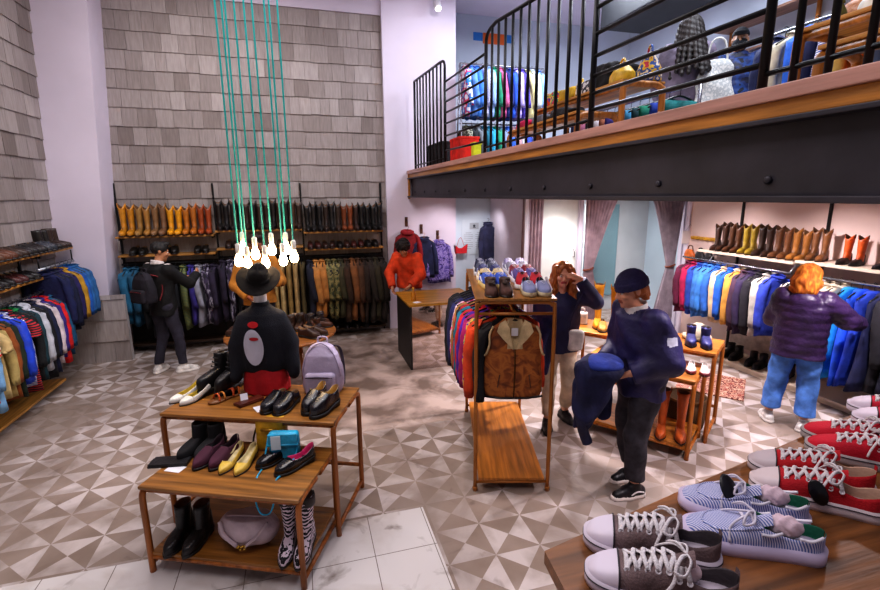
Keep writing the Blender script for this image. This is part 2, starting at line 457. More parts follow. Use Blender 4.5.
# mezzanine: slab, steel channel, timber edge
struct('mezzanine_floor', MB().box((4.48, 3.7, 2.292), (5.1, 11.6, .056)), M('#d9cfcf', rough=.8, var=.04, bump=.02))
sb = MB().box((1.86, 3.4, 2.43), (.08, 9.4, .30)).box((1.82, 3.4, 2.275), (.14, 9.4, .025), ch=.004).box((1.82, 3.4, 2.57), (.14, 9.4, .02), ch=.004)
for k in range(14):
    y = .9+k*.62; sb.lathe([(.017, 0), (.017, .01), (.01, .014), (0, .014)], 8, 0, (1.82, y, 2.35), Matrix.Rotation(-PI/2, 4, 'Y'))
struct('trim_beam', sb, M('#39363f', rough=.5, var=.2, vs=3, bump=.08, bs=14., metal=.3))
eb = MB().box((1.9, 3.4, 2.612), (.26, 9.4, .06), 1, ch=.004).box((1.9, 3.4, 2.67), (.30, 9.4, .056), 0, ch=.005).box((1.775, 8.0, 2.44), (.03, .1, .4), 1)
struct('trim_edge', eb, [wood('#b08478', 'y', var=.2), wood('#b0742f', 'y', var=.3)])
BLUEUP = M('#c3cbd8', rough=.8, var=.06, vs=1., bump=.02)
struct('wall_upper_back', MB().box((4.9, 9.55, 4.02), (4.7, .1, 3.4)), BLUEUP)
struct('wall_upper_right', MB().box((7.05, 3.6, 4.02), (.1, 12., 3.4)), BLUEUP)
# upper ceiling duct and pipes
struct('trim_duct', MB().box((5.2, 4.9, 5.02), (.9, 4.6, .36), ch=.02), M('#15161a', rough=.6, var=.2))
struct('trim_pipe', MB().tube([(2.63, 8.3, 2.7), (2.63, 8.3, 5.2)], .028, 10), M('#26262a', rough=.5))

# ------------------------------------------------------------------ lamps
def area(loc, size, power, col=(1, 1, 1), rot=(0, 0, 0), sy=None):
    d = bpy.data.lights.new('area', 'AREA'); d.size = size; d.energy = power; d.color = col
    if sy: d.shape = 'RECTANGLE'; d.size_y = sy
    o = bpy.data.objects.new('area_lamp', d); COL.objects.link(o); o.location = loc; o.rotation_euler = rot; return o
def spot(loc, to, power, ang=80, blend=.6, col=(1, .93, .9), rad=.06):
    d = bpy.data.lights.new('spot', 'SPOT'); d.energy = power; d.spot_size = R(ang); d.spot_blend = blend; d.color = col; d.shadow_soft_size = rad
    o = bpy.data.objects.new('spot_lamp', d); COL.objects.link(o); o.location = loc
    o.rotation_euler = (Vector(to)-Vector(loc)).to_track_quat('-Z', 'Y').to_euler(); return o
def lights():
    area((-.6, 4.6, 5.55), 2.6, 140, (1, .93, .93), sy=4.)
    area((-.8, 1.0, 5.4), 2.2, 70, (1, .92, .94))
    spot((-.9, 6.2, 5.3), (-.9, 8.1, 2.6), 70, 110, .9, (1, .95, .96), .2)
    spot((-1.6, 3.5, 5.3), (-3.4, 6.0, 1.0), 150, 80, .8, (1, .95, .98), .1)
    spot((.6, 3.8, 5.2), (-.3, 2.9, .5), 110, 60, .8, (1, .95, .93), .08)
    # under the mezzanine
    for (x, y, p, tx, ty) in ((2.5, 7.2, 26, 2.2, 8.1), (3.0, 7.5, 12, 3.05, 8.1), (3.9, 6.3, 26, 3.9, 6.9), (5.2, 7.3, 30, 5.2, 7.6),
                              (3.5, 5.4, 85, 3.1, 5.2), (2.75, 4.5, 135, 1.5, 3.9), (3.6, 3.6, 95, 3.2, 3.4), (4.5, 4.7, 75, 4.7, 4.6), (4.4, 2.6, 85, 4.6, 2.9),
                              (4.7, 3.9, 70, 5.7, 3.9), (4.7, 5.2, 60, 5.7, 5.2), (4.8, 2.4, 50, 5.7, 2.4), (2.9, 2.2, 60, 2.6, 2.2), (2.6, 1.6, 14, 1.4, 1.0)):
        p *= 1.75
        spot((x, y, 2.24), (tx, ty, 0 if abs(ty-8.1) > .01 and abs(tx-5.7) > .01 else .9), p, 105, .8, (1, .89, .93), .05)
    spot((5.0, 5.5, 2.2), (5.0, 6.7, 1.0), 70, 100, .8, (1, .92, .92), .06); spot((3.7, 5.7, 2.2), (3.8, 6.8, 1.2), 40, 90, .8, (1, .95, .95), .06)
    area((5.2, 7.4, 2.2), .6, 22, (1, .99, 1))
    # upstairs, cooler
    area((5.9, 5.2, 5.4), .8, 45, (.85, .9, 1))
    area((4.2, 6.3, 5.4), 1.6, 215, (.82, .88, 1)); area((3.4, 3.2, 5.4), 1.2, 95, (.85, .9, 1))
    spot((2.3, 6.4, 5.2), (2.0, 8.0, 4.2), 45, 90, .9, (1, .93, .97), .1)
    w = bpy.data.worlds.new('world'); SC.world = w; w.use_nodes = True
    bg = w.node_tree.nodes['Background']; bg.inputs[0].default_value = (.75, .72, .85, 1); bg.inputs[1].default_value = .25
lights()
SC.view_settings.view_transform = 'Standard'
SC.view_settings.look = 'Medium High Contrast'
SC.view_settings.exposure = 0.
SC.cycles.use_denoising = True
SC.cycles.max_bounces = 6
# ------------------------------------------------------------------ footwear (toe along +Y, sole on z=0)
def half_w(t, W, hw, pt):
    if t < .13: return hw*math.sqrt(max(0, 1-((.13-t)/.13)**2))*.98+.002
    if t < .68:
        u = (t-.13)/.55; u = u*u*(3-2*u); return hw*.98+(W-hw*.98)*u+.002-math.sin(PI*(t-.13)/.55)*.003
    u = (t-.68)/.32
    return max(.0015, W*((1-u**(2.6-1.1*pt))**(.5+.42*pt)))+.0015
def upper_mb(L=.28, W=.047, hw=.034, tt=.55, hc=.07, hm=.055, hi=.075, ht=.035, pt=0., lift=lambda t: .012, n=26, t0=0., t1=1., grow=0., fold_=0.):
    mb = MB(); rings = []; op = []
    ts = sorted([t0+(t1-t0)*(.5-.5*math.cos(PI*i/n)) for i in range(n+1)]+([tt-.0005, tt+.0005] if tt and t0 < tt < t1 else []))
    for t in ts:
        w = half_w(t, W, hw, pt)+grow; zb = lift(t); o = bool(tt) and t < tt
        if tt and t < tt:
            u = t/tt; zt = hc+(hm-hc)*min(1, u/.45) if u < .45 else hm+(hi-hm)*((u-.45)/.55)**1.6
        else:
            a = tt or 0.; u = (t-a)/(1-a); zt = ht+(hi-ht)*(1-u**(1.25))
            if t > .93: zt = zb+(zt-zb)*math.sqrt(max(.0, 1-((t-.93)/.07)**2)*.85+.15)
        zt += lift(t)-lift(1)*.0 if lift(0) > .03 else 0
        zt += grow; h = zt-zb; y = (t-.5)*L
        if o and t < .06: h2 = 1.
        k = [(w*.93, zb), (w*1.0, zb+.22*h), (w*.97, zb+.5*h), (w*.86, zb+.8*h)]
        if o: k += [(w*.79, zt), (w*.70, zt-.002), (w*.74, zb+.4*h), (w*.6, zb+.008), (0, zb+.008)]
        else: k += [(w*.70, zb+.93*h), (w*.52, zb+.975*h), (w*.36, zb+.99*h), (w*.18, zt), (0, zt)]
        if fold_: k = [(x, z+fold_*math.sin(t*60)*(z-zb)*6) for x, z in k]
        ring = [Vector((x, y, z)) for x, z in k]+[Vector((-x, y, z)) for x, z in reversed(k[:-1])]
        rings.append(ring); op.append(o)
    m = len(rings[0])
    mb.loft(rings, 0, True, True, mis=lambda i, j: 1 if (op[i] and 4 <= j < m-5) else 0)
    return mb
def sole_mb(L, W, hw, pt, z0, z1, grow=.004, n=26, t0=0., t1=1., lift=None):
    mb = MB(); rings = []
    for i in range(n+1):
        t = t0+(t1-t0)*(.5-.5*math.cos(PI*i/n)); w = half_w(t, W, hw, pt)+grow
        y = (t-.5)*L*(1+2*grow/L); a = (lift(t)-(z1-z0)) if lift else z0; b = (lift(t)+.002) if lift else z1
        if lift is None and t > .8: a += (t-.8)**2*.15
        rings.append([Vector((w*.96, y, a)), Vector((w, y, a+.3*(b-a))), Vector((w, y, b)), Vector((-w, y, b)), Vector((-w, y, a+.3*(b-a))), Vector((-w*.96, y, a))])
    return mb.loft(rings)
def heel_mb(L, hw, h, y0=None, ln=.055, taper=.9, wd=None):
    y0 = -L/2 if y0 is None else y0; mb = MB(); rings = []
    for z, s in ((0, taper), (h, 1.)):
        w = (wd or hw)*s; a = y0+.002; b = y0+ln*s
        rings.append([Vector((w*math.sin(PI*k/8-PI/2)*1, a+.022-.022*math.cos(PI*k/8-PI/2)*1, z)) for k in range(9)]+[Vector((w, b, z)), Vector((-w, b, z))])
    return mb.loft(rings, smooth=False)
def shaft_mb(L, z0, H, r0=(.036, .07), r1=(.05, .058), rm=None, cy0=-.045, cy1=-.06, scal=.0, wr=0., n=20, lin_d=.09, notch=0.):
    mb = MB(); rings = []; K = 9
    rm = rm or (.036, .048)
    for i in range(K+1):
        u = i/K; z = z0+(H-z0)*u
        a = 3*min(u, 1)
        if u < .33: q = u/.33; rx = r0[0]+(rm[0]-r0[0])*q; ry = r0[1]+(rm[1]-r0[1])*q
        else: q = (u-.33)/.67; rx = rm[0]+(r1[0]-rm[0])*q; ry = rm[1]+(r1[1]-rm[1])*q
        cy = cy0+(cy1-cy0)*u
        rings.append([Vector((rx*math.cos(2*PI*j/n)*(1+wr*math.sin(3*j+i*2.2)), cy+ry*math.sin(2*PI*j/n)*(1+wr*math.cos(2*j+i*3)),
                              z+(scal*math.cos(4*PI*j/n) - notch*max(0, math.cos(2*PI*(j/n-.25)))**4)*u**3)) for j in range(n)])
    top = rings[-1]; c = Vector((0, cy1, 0))
    for d, s in ((0, .94), (lin_d*.5, .9), (lin_d, .86)):
        rings.append([Vector((c.x+(p.x-c.x)*s, c.y+(p.y-c.y)*s, p.z-d)) for p in top])
    mb.loft(rings, 0, True, True, mis=lambda i, j: 1 if i >= K+1 else 0); return mb
DARK = flat('#161012')
def cowboy_boot(up, label='', loc=(0,0,0), rz=0., Hs=.36, heel=.04, sole='#2a1a12', L=.29, scal=.022, fancy=True, lining='#6a4a30'):
    t = thing('cowboy_boot', label, 'boot', loc, rz)
    lf = lambda s: .012+heel*.8*max(0, 1-s/.55)**1.5
    upper_mb(L, .045, .031, 0, hi=.12, ht=.035, pt=.75, lift=lf, n=18).build('foot', [up, DARK], t)
    shaft_mb(L, .05, Hs, r0=(.033, .075), r1=(.052, .062), scal=scal, cy0=-.055, cy1=-.065, wr=.02, notch=scal).build('shaft', [up, leather(lining)], t)
    sole_mb(L, .045, .031, .75, 0, .012, .003, 16, lift=lf).build('sole', leather(sole), t)
    heel_mb(L, .03, heel+.008, ln=.06, taper=.85).build('heel', leather(sole), t)
    if fancy:
        for s in (-1, 1): MB().tube([(s*.05, -.05, Hs-.03), (s*.054, -.055, Hs+.028), (s*.052, -.075, Hs+.028), (s*.05, -.08, Hs-.03)], .004, 5).build('pull_strap', up, t)
    return t
def ankle_boot(up, label='', loc=(0,0,0), rz=0., Hs=.17, heel=.035, pt=.3, sole='#15100f', L=.28, name='ankle_boot', lining='#3a2b22', wr=.03, chunky=0., laces=None):
    t = thing(name, label, 'boot', loc, rz)
    lf = lambda s: .012+chunky+heel*.7*max(0, 1-s/.5)**1.5
    upper_mb(L, .047, .034, 0, hi=.115+chunky, ht=.045+chunky, pt=pt, lift=lf, n=18).build('foot', [up, DARK], t)
    shaft_mb(L, .04+chunky, Hs+chunky, r0=(.036, .08), r1=(.044, .06), rm=(.039, .056), cy0=-.05, cy1=-.07, wr=wr, lin_d=.05).build('shaft', [up, leather(lining)], t)
    sole_mb(L, .047, .034, pt, 0, .012+chunky, .004, 16, lift=lf).build('sole', leather(sole), t)
    heel_mb(L, .034, heel+.006+chunky, ln=.07, taper=.92).build('heel', leather(sole), t)
    if laces:
        l = MB()
        for k in range(6):
            z = .09+chunky+k*(Hs-.1)/5; y = .045-k*.013
            l.tube(bez([(-.026, y-.012, z-.004), (0, y+.012, z+.006), (.026, y-.012, z+.002)], 6), .0045, 5)
        l.build('laces', flat(laces), t)
    return t
def low_shoe(up, label='', loc=(0,0,0), rz=0., L=.28, W=.047, hw=.034, pt=.2, tt=.5, heel=.018, sole='#1a1412', lining='#8a6b4c', hc=.07, hm=.052, hi=.08, ht=.04, laces=None, strap=None, name='low_shoe', cat='shoe', th=.014):
    t = thing(name, label, cat, loc, rz)
    lf = lambda s: th+heel*max(0, 1-s/.6)**1.3
    upper_mb(L, W, hw, tt, hc+th, hm+th, hi+th, ht, pt, lf, 20).build('upper', [up, leather(lining)], t)
    sole_mb(L, W, hw, pt, 0, th, .004, 18, lift=lf).build('sole', leather(sole), t)
    if heel > .004: heel_mb(L, hw*1.02, heel+.004+th*.6, ln=.075, taper=.95).build('heel', leather(sole), t)
    if laces:
        l = MB()
        for k in range(4):
            y = (tt-.5)*L+.004+k*.017; z = hi+th-.004-k*.0075
            l.tube(bez([(-.024, y-.004, z-.011), (0, y, z+.004), (.024, y+.004, z-.011)], 8), .0032, 5)
        l.build('laces', flat(laces), t)
    if strap:
        s = MB(); y = (tt-.5)*L+.012; s.tube(bez([(-.043, y, .035), (-.03, y, hi-.004), (0, y, hi+.014), (.03, y, hi-.004), (.043, y, .035)], 16), .008, 6, flatten=.45)
        s.build('strap', leather(strap), t)
    return t
def pump(up, label='', loc=(0,0,0), rz=0., heel=.045, pt=.8, L=.26, lining='#c8b48c', sole='#20150f', hcol=None, name='pump_shoe', hi=.04):
    t = thing(name, label, 'shoe', loc, rz)
    lf = lambda s: .006+heel*(max(0, 1-s/.62)**1.2)
    upper_mb(L, .041, .028, .68, .05, .036, hi, .028, pt, lf, 22).build('upper', [up, leather(lining)], t)
    sole_mb(L, .041, .028, pt, 0, .006, .002, 18, lift=lf).build('sole', leather(sole), t)
    heel_mb(L, .026, heel+.004, ln=.042, taper=.75).build('heel', hcol or up, t)
    return t
def trainer(up, label='', loc=(0,0,0), rz=0., sole='#d8d2c8', L=.28, accent='#e8e4e0', lining='#3a3640', hc=.085, name='trainer', lace='#e9e6e6', pt=0.):
    t = thing(name, label, 'shoe', loc, rz)
    lf = lambda s: .03-.008*s
    upper_mb(L, .047, .036, .46, hc+.02, .07, .10, .055, pt, lf, 20).build('upper', [up, cloth(lining)], t)
    sole_mb(L, .048, .037, 0, 0, .034, .006, 18).build('sole', flat(sole), t)
    l = MB()
    for k in range(5):
        y = .012+k*.016; z = .1-k*.0085
        l.tube(bez([(-.026, y-.003, z-.014), (0, y, z+.003), (.026, y+.003, z-.014)], 8), .0038, 5)
    l.build('laces', flat(lace), t)
    for q in (-1, 1): MB().tube(bez([(q*.041, -.05, .065), (q*.0465, .0, .05), (q*.047, .04, .042)], 6), .006, 5).build('side_stripe', flat(accent), t)
    return t

# ------------------------------------------------------------------ hanging clothes (rail along local Y at z=0, shoulders along X)
HANG_W = wood('#7a4f2a', 'x'); HANG_B = flat('#141416', .4); CHROME = metal('#9a9aa2', .25)
def hanger_mb(w=.2, hook=True):
    mb = MB()
    mb.tube(bez([(-w, 0, -.135), (-w*.55, 0, -.09), (0, 0, -.06), (w*.55, 0, -.09), (w, 0, -.135)], 16), [.006]+[.009]*16, 6)
    mb.tube([(0, 0, -.06), (0, 0, -.028), (0, .0, -.02), (.014, 0, -.004), (.022, 0, .012), (.012, 0, .026), (-.004, 0, .029), (-.016, 0, .02)], .0028, 5)
    return mb
def torso_mb(Lg=.7, w=.22, th=.045, flare=.02, seed=0, neck=.07, n=28, sleeveless=False, openf=0.):
    mb = MB(); rings = []; r = random.Random(seed); ph = [r.uniform(0, 6.3) for _ in range(4)]
    zs = [(-.055, neck, .035), (-.075, neck+.02, .05), (-.10, w*.62, th*.9), (-.13, w*.88, th), (-.17, w, th*1.05), (-.24, w*.97, th*1.1)]
    m = 7
    for i in range(1, m+1):
        u = i/m; zs.append((-.24-(Lg-.24)*u, w*.96+flare*u, th*(1.1+.25*math.sin(u*2+ph[0]))))
    for z, rx, ry in zs:
        d = max(0, (-z-.15)/Lg)
        ring = []
        for j in range(n):
            a = 2*PI*j/n; c, s = math.cos(a), math.sin(a)
            k = 1+.22*d*math.sin(5*a+ph[1]+z*3)+.12*d*math.sin(9*a+ph[2])
            ring.append(Vector((rx*math.copysign(abs(c)**.75, c), ry*math.copysign(abs(s)**.8, s)*k+.02*d*math.sin(ph[3]+z*5), z+.012*d*math.sin(3*a+ph[2])*(1 if d > .6 else 0))))
        rings.append(ring)
    last = rings[-1]; rings.append([Vector((p.x*.93, p.y*.8, p.z+.03)) for p in last])
    return mb.loft(rings, 0, True, True)
def sleeve_mb(s, w=.22, Ls=.56, r0=.075, r1=.05, fwd=.02, seed=0, n=14, out=.05):
    r = random.Random(seed*7+s); mb = MB(); pts = []; K = 9
    for i in range(K+1):
        u = i/K
        pts.append(Vector((s*(w-.045+out*math.sin(min(1, u*1.6)*PI/2)+.015*u), -fwd*u*u*2+.01*math.sin(u*5+seed), -.125-Ls*u)))
    rings = []
    for i, p in enumerate(pts):
        u = i/K; rr = r0+(r1-r0)*u; q = 1+.10*math.sin(i*2.4+seed)
        rings.append([p+Vector((rr*.72*q*math.cos(2*PI*j/n), rr*.85*math.sin(2*PI*j/n)*(1+.1*math.sin(j*3+i*2)), .5*rr*math.cos(2*PI*j/n)*-s*(1-u)**3)) for j in range(n)])
    rings.append([p*.85+pts[-1]*.15+Vector((0, 0, .02)) for p in rings[-1]])
    return mb.loft(rings)
def collar_mb(style='collar', neck=.07):
    mb = MB()
    if style == 'hood':
        pts = [Vector((.085*math.cos(a), .01+.05*math.sin(a)*1.1, -.075+.015*math.sin(a))) for a in [2*PI*k/16 for k in range(17)]]
        return mb.tube(pts, [.03+.012*math.sin(PI*k/16) for k in range(17)], 8)
    rings = []
    for z, g in ((-.082, .024), (-.05, .008), (-.032, -.004), (-.05, .032)):
        rings.append([Vector(((neck+g)*math.cos(2*PI*j/18), (.038+g*.8)*math.sin(2*PI*j/18), z-.03*max(0, -math.sin(2*PI*j/18))**2)) for j in range(18)])
    return mb.loft(rings, 0, False, False)
_gp = {}
def garment(kind, Lg=.7, seed=0, w=.22, th=.045):
    """prototype meshes, cached: torso, sleeves, collar, hanger"""
    key = (kind, Lg, seed, w, th)
    if key in _gp: return _gp[key]
    d = {}
    if kind in ('jacket', 'shirt', 'hoodie', 'knit', 'coat'):
        d['torso'] = torso_mb(Lg, w, th, seed=seed).mesh('torso', [None])
        Ls = {'shirt': .54, 'coat': .62}.get(kind, .56)
        d['sleeve'] = [sleeve_mb(s, w, Ls, .075 if kind != 'shirt' else .062, .052 if kind != 'shirt' else .042, seed=seed).mesh('sleeve', [None]) for s in (-1, 1)]
        d['collar'] = collar_mb('hood' if kind == 'hoodie' else 'collar').mesh('collar', [None])
    elif kind == 'tee':
        d['torso'] = torso_mb(Lg, w, th*.8, seed=seed).mesh('torso', [None])
        d['sleeve'] = [sleeve_mb(s, w, .2, .075, .075, seed=seed, out=.07).mesh('sleeve', [None]) for s in (-1, 1)]
        d['collar'] = collar_mb().mesh('collar', [None])
    elif kind == 'vest':
        d['torso'] = torso_mb(Lg, w, th, seed=seed).mesh('torso', [None]); d['collar'] = collar_mb().mesh('collar', [None])
    elif kind == 'dress':
        d['torso'] = torso_mb(Lg, w*.9, th, flare=.1, seed=seed).mesh('torso', [None])
    elif kind == 'trousers':
        mb = MB(); r = random.Random(seed)
        for s in (-1, 1):
            rings = []
            for i in range(9):
                u = i/8; z = -.13-(Lg-.13)*u; rx = .085-.02*u; cx = s*(.085+.01*math.sin(u*3+seed))
                rings.append([Vector((cx+rx*math.cos(2*PI*j/14), .035*math.sin(2*PI*j/14)*(1+.3*math.sin(3*j+i)), z)) for j in range(14)])
            mb.loft(rings)
        d['torso'] = mb.mesh('torso', [None])
    elif kind == 'folded':                       # trousers folded over the bar
        mb = MB(); rings = []
        for i in range(8):
            u = i/7; z = -.1-(Lg-.1)*u
            rings.append([Vector(((.17+.012*math.sin(u*4+seed))*math.copysign(abs(math.cos(2*PI*j/20))**.6, math.cos(2*PI*j/20)), .035*math.sin(2*PI*j/20)*(1+.25*math.sin(4*j+seed+i*.5)), z)) for j in range(20)])
        d['torso'] = mb.loft(rings).mesh('torso', [None])
    d['hanger'] = hanger_mb(w-.02).mesh('hanger', [None])
    _gp[key] = d; return d
GNAME = dict(jacket='jacket', shirt='shirt', hoodie='hooded_top', knit='jumper', coat='coat', tee='t_shirt', vest='body_warmer', dress='dress', trousers='trousers', folded='trousers')
GPART = dict(torso='body_panel', sleeve='sleeve', collar='collar', hanger='hanger')
def hang(kind, mat, label, loc, rz=0., Lg=.7, seed=0, collar=None, sleeve=None, w=.22, th=.045, group=None, hang_m=None, tilt=0.):
    d = garment(kind, Lg, seed, w, th); nm = GNAME[kind]
    t = thing(nm, label, nm.replace('_', ' ').replace('t shirt', 't-shirt'), loc, rz, group)
    t.rotation_euler[0] = tilt
    for k, me in d.items():
        for q in (me if isinstance(me, list) else [me]):
            o = bpy.data.objects.new('legs' if (k == 'torso' and kind in ('trousers', 'folded')) else GPART[k], q); COL.objects.link(o); o.parent = t
            m = {'torso': mat, 'sleeve': sleeve or mat, 'collar': collar or mat, 'hanger': hang_m or HANG_B}[k]
            o.material_slots[0].link = 'OBJECT'; o.material_slots[0].material = m
    return t

# ------------------------------------------------------------------ furniture
TWOOD = wood('#8f5f28', 'x', rough=.35); TWOODB = wood('#8a5626', 'x', rough=.38); FRAME = wood('#9a5a24', 'z', rough=.4)
def tube_table(name, label, cat, w, d, h, loc, rz, top_m=None, frame=None, shelf=None, r=.018, rails=True, top_th=.022, brace=None):
    """origin at the front left foot, x along the front, y to the back; bent-tube end frames"""
    t = thing(name, label, cat, loc, rz); fm = frame or FRAME
    MB().box((w/2, d/2, h-top_th/2), (w+.02, d+.03, top_th), ch=.006).build('tabletop', top_m or TWOOD, t)
    for x in (0, w):
        for y, q in ((0, 1), (d, -1)):
            MB().tube(bez([(x, y, 0), (x, y, h*.5), (x, y, h-.09), (x, y+q*.02, h-.045), (x, y+q*.075, h-.026), (x, y+q*min(.25, d/2), h-.026)], 30), r, 8).build('leg', fm, t)
        if rails: MB().tube([(x, 0, .06), (x, d, .06)], r*.8, 8).build('rail', fm, t)
    MB().tube([(0, 0.02, h-.04), (w, .02, h-.04)], r*.75, 8).build('rail', fm, t)
    if brace: MB().tube([(0, d, brace), (w, d, brace)], r*.8, 8).build('rail', fm, t)
    if shelf is not None:
        MB().box((w/2, d/2, shelf), (w-.01, d+.01, .02), ch=.004).build('lower_shelf', top_m or TWOOD, t)
        MB().tube([(0, 0, shelf-.022), (w, 0, shelf-.022)], r*.75, 8).build('rail', fm, t)
    return t
# ------------------------------------------------------------------ wall racks
SHELF_Y = wood('#b5813f', 'y', rough=.45); SHELF_X = wood('#a8783c', 'x', rough=.45); PALE = M('#d8c8b4', rough=.5, var=.06, vs=2, bump=.02)
BLACKM = M('#131315', rough=.45, var=.1, bump=0, metal=.3); GREYM = metal('#a9adb3', .4)
def rail_tube(p0, p1, r=.013): return MB().tube([p0, p1], r, 10)
def hook_row(n, p0, p1):                       # pale size markers and hooks along a rail
    mb = MB(); p0, p1 = Vector(p0), Vector(p1)
    for i in range(n):
        p = p0.lerp(p1, (i+.5)/n); mb.box(p, (.022, .022, .05), ch=.004)
    return mb
# side-wall rack
t = thing('clothes_rack', 'timber side-wall rack with two shoe shelves and low rail beside the white pier', 'rack', (-3.12, 5.6, 0))
MB().box((0, -.2, 1.64), (.27, 4.3, .03), ch=.004).build('shelf', SHELF_Y, t)
MB().box((0, -.65, 1.362), (.27, 3.5, .03), ch=.004).build('shelf', SHELF_Y, t)
MB().box((.02, -.3, .09), (.34, 2.7, .03), ch=.004).build('base_shelf', SHELF_Y, t)
rail_tube((.1, -2.3, 1.2), (.1, 1.14, 1.2)).build('hanging_rail', CHROME, t)
rail_tube((.14, .95, 1.47), (.14, 1.88, 1.47), .017).build('hanging_rail', GREYM, t)
for y in (-1.6, 0., 1.1):
    MB().box((-.1, y, .82), (.03, .03, 1.64)).build('upright', BLACKM, t)
    MB().box((.02, y, 1.61), (.22, .02, .03)).build('bracket', BLACKM, t)
for y in (1.0, 1.86): MB().tube([(.14, y, 1.47), (.14, y, 1.62)], .008, 6).build('bracket', BLACKM, t)
# rear-wall rack: three bays
t = thing('clothes_rack', 'three-bay rear-wall rack with boot shelves and black uprights on the shingles', 'rack', (-.65, 7.95, 0))
BAY = [(-2.56, -1.27, 1.747, 1.475), (-1.25, .01, 1.80, 1.53), (.03, 1.29, 1.745, 1.475)]
for x0, x1, za, zb in BAY:
    cx = (x0+x1)/2+.65
    for z in (za, zb): MB().box((cx, -.01, z-.015), (x1-x0, .26, .028), ch=.004).build('shelf', SHELF_X, t)
    rail_tube((x0+.66, -.05, zb-.14), (x1+.64, -.05, zb-.14)).build('hanging_rail', BLACKM, t)
    MB().box((cx, .02, .12), (x1-x0, .3, .03)).build('base_shelf', wood('#3a281a', 'x'), t)
    MB().box((cx, .115, .7), (x1-x0, .02, 1.3)).build('back_or_shade_panel', M('#2b211c', rough=.8), t)  # dark sheet added behind the clothes, stands in for shade on the lower wall
for x in (-2.57, -1.26, .02, 1.3): MB().box((x+.65, .12, 1.25), (.026, .026, 2.5)).build('upright', BLACKM, t)
for x0, x1, za, zb in BAY:
    for z in (za, zb):
        for x in (x0+.03, x1-.03): MB().box((x+.65, .02, z-.045), (.018, .2, .03)).build('bracket', BLACKM, t)
# right-wall rack
t = thing('clothes_rack', 'pale right-wall rack under the mezzanine with boot shelf, rail and low ledge', 'rack', (5.7, 4., 0))
MB().box((-.01, .85, 1.49), (.4, 1.42, .03), ch=.004).build('shelf', PALE, t)
MB().box((-.01, -.9, 1.515), (.4, 2.05, .03), ch=.004).build('shelf', PALE, t)
MB().box((0, .05, .06), (.52, 2.4, .03), ch=.004).build('base_shelf', PALE, t); MB().box((-.24, .05, .022), (.02, 2.4, .044)).build('base_shelf', PALE, t)
rail_tube((-.27, 1.75, 1.38), (-.27, .1, 1.38)).build('hanging_rail', CHROME, t)
rail_tube((-.27, .0, 1.39), (-.27, -1.9, 1.39)).build('hanging_rail', CHROME, t)
for y in (1.25, .1, -1.6):
    MB().box((.2, y, 1.1), (.026, .026, 2.2)).build('upright', BLACKM, t)
    for s in (-.04, .04): MB().box((0, y+s, 1.46), (.34, .016, .03)).build('bracket', GREYM, t)
    MB().tube([(-.27, y+.02, 1.38), (-.2, y+.02, 1.46)], .007, 6).build('bracket', GREYM, t)
MB().box((.2, .6, .7), (.03, 1.2, 1.1)).build('back_or_shade_panel', M('#b9a79c', rough=.7), t)

# ------------------------------------------------------------------ boots in rows
PB = {}
def boot_row(kind, cols, pos, rz, where, group=None, Hs=.42, sc=1., tilt=0.):
    """cols: [(colour word, hex)], pos: fn(i) -> location"""
    key = (kind, Hs)
    for i, (cn, cx) in enumerate(cols):
        lab = '%s %s, %s %s' % (cn, {'cowboy': 'leather cowboy boot', 'ankle': 'leather ankle boot', 'low': 'leather shoe', 'train': 'laced trainer'}[kind], nth(i), where)
        m = leather(cx); rr = rz+RN.uniform(-.12, .12)
        if key not in PB:
            o = {'cowboy': lambda: cowboy_boot(m, lab, (0,0,0), 0, Hs), 'ankle': lambda: ankle_boot(m, lab, Hs=Hs), 'low': lambda: low_shoe(m, lab, laces='#1a1412'), 'train': lambda: trainer(m, lab)}[kind]()
            PB[key] = o; o.location = pos(i); o.rotation_euler = (0, 0, rr); o['group'] = group
        else: o = copy_tree(PB[key], pos(i), rr, lab, group)
        o.scale = (sc*RN.uniform(.97, 1.03),)*2+(sc*RN.uniform(.94, 1.05),)
        paint(o, {'foot': [m, None], 'shaft': [m, None], 'pull_strap': m, 'upper': [m, None]})
tan = [('mustard', '#b5791b'), ('mustard', '#b07418'), ('dusty tan', '#8f6a35'), ('dusty tan', '#9a6d33'), ('grey-brown', '#7a5a3a'), ('grey-brown', '#74543a'), ('golden yellow', '#d08f14'), ('golden yellow', '#cf8d10'), ('amber', '#a9651c'), ('amber', '#a4601e'), ('rust', '#8e3f16'), ('rust', '#93401a')]
boot_row('cowboy', tan, lambda i: (-2.47+i*.103, 7.90, 1.748), PI, 'from the white pier on the rear top shelf', 'tan boots on the rear top shelf')
dk = [('black', '#17110f'), ('black', '#141011'), ('near-black', '#1d1512'), ('black', '#131012'), ('dark brown', '#2e1d14'), ('black', '#171312'), ('dark brown', '#33211a'), ('dark brown', '#2c1c15'), ('black', '#191413'), ('dark brown', '#38241a'), ('black', '#15110f'), ('brown', '#4a2f1e'), ('dark brown', '#34231a')]
boot_row('cowboy', dk, lambda i: (-1.18+i*.096, 7.90, 1.801), PI, 'from left in the middle bay of rear boots', 'dark boots behind the hanging bulbs')
d3 = [('black', '#15110f'), ('black', '#1a1514'), ('black', '#141112'), ('dark brown', '#2a1c16'), ('black', '#181413'), ('dark brown', '#2f2018'), ('chestnut', '#6a3416'), ('chestnut', '#74391a'), ('dark brown', '#33201a'), ('black', '#151212'), ('black', '#131112'), ('black', '#171414'), ('black', '#141213')]
boot_row('cowboy', d3, lambda i: (.1+i*.096, 7.90, 1.746), PI, 'from left in the right bay of rear boots', 'dark boots in the right rear bay')
boot_row('low', [('black', '#15120f')]*6, lambda i: (-2.36+(i//2)*.42+(i % 2)*.11, 7.90, 1.476), PI, 'on the second rear shelf above the backpacked man', 'shoes on the second rear shelf')
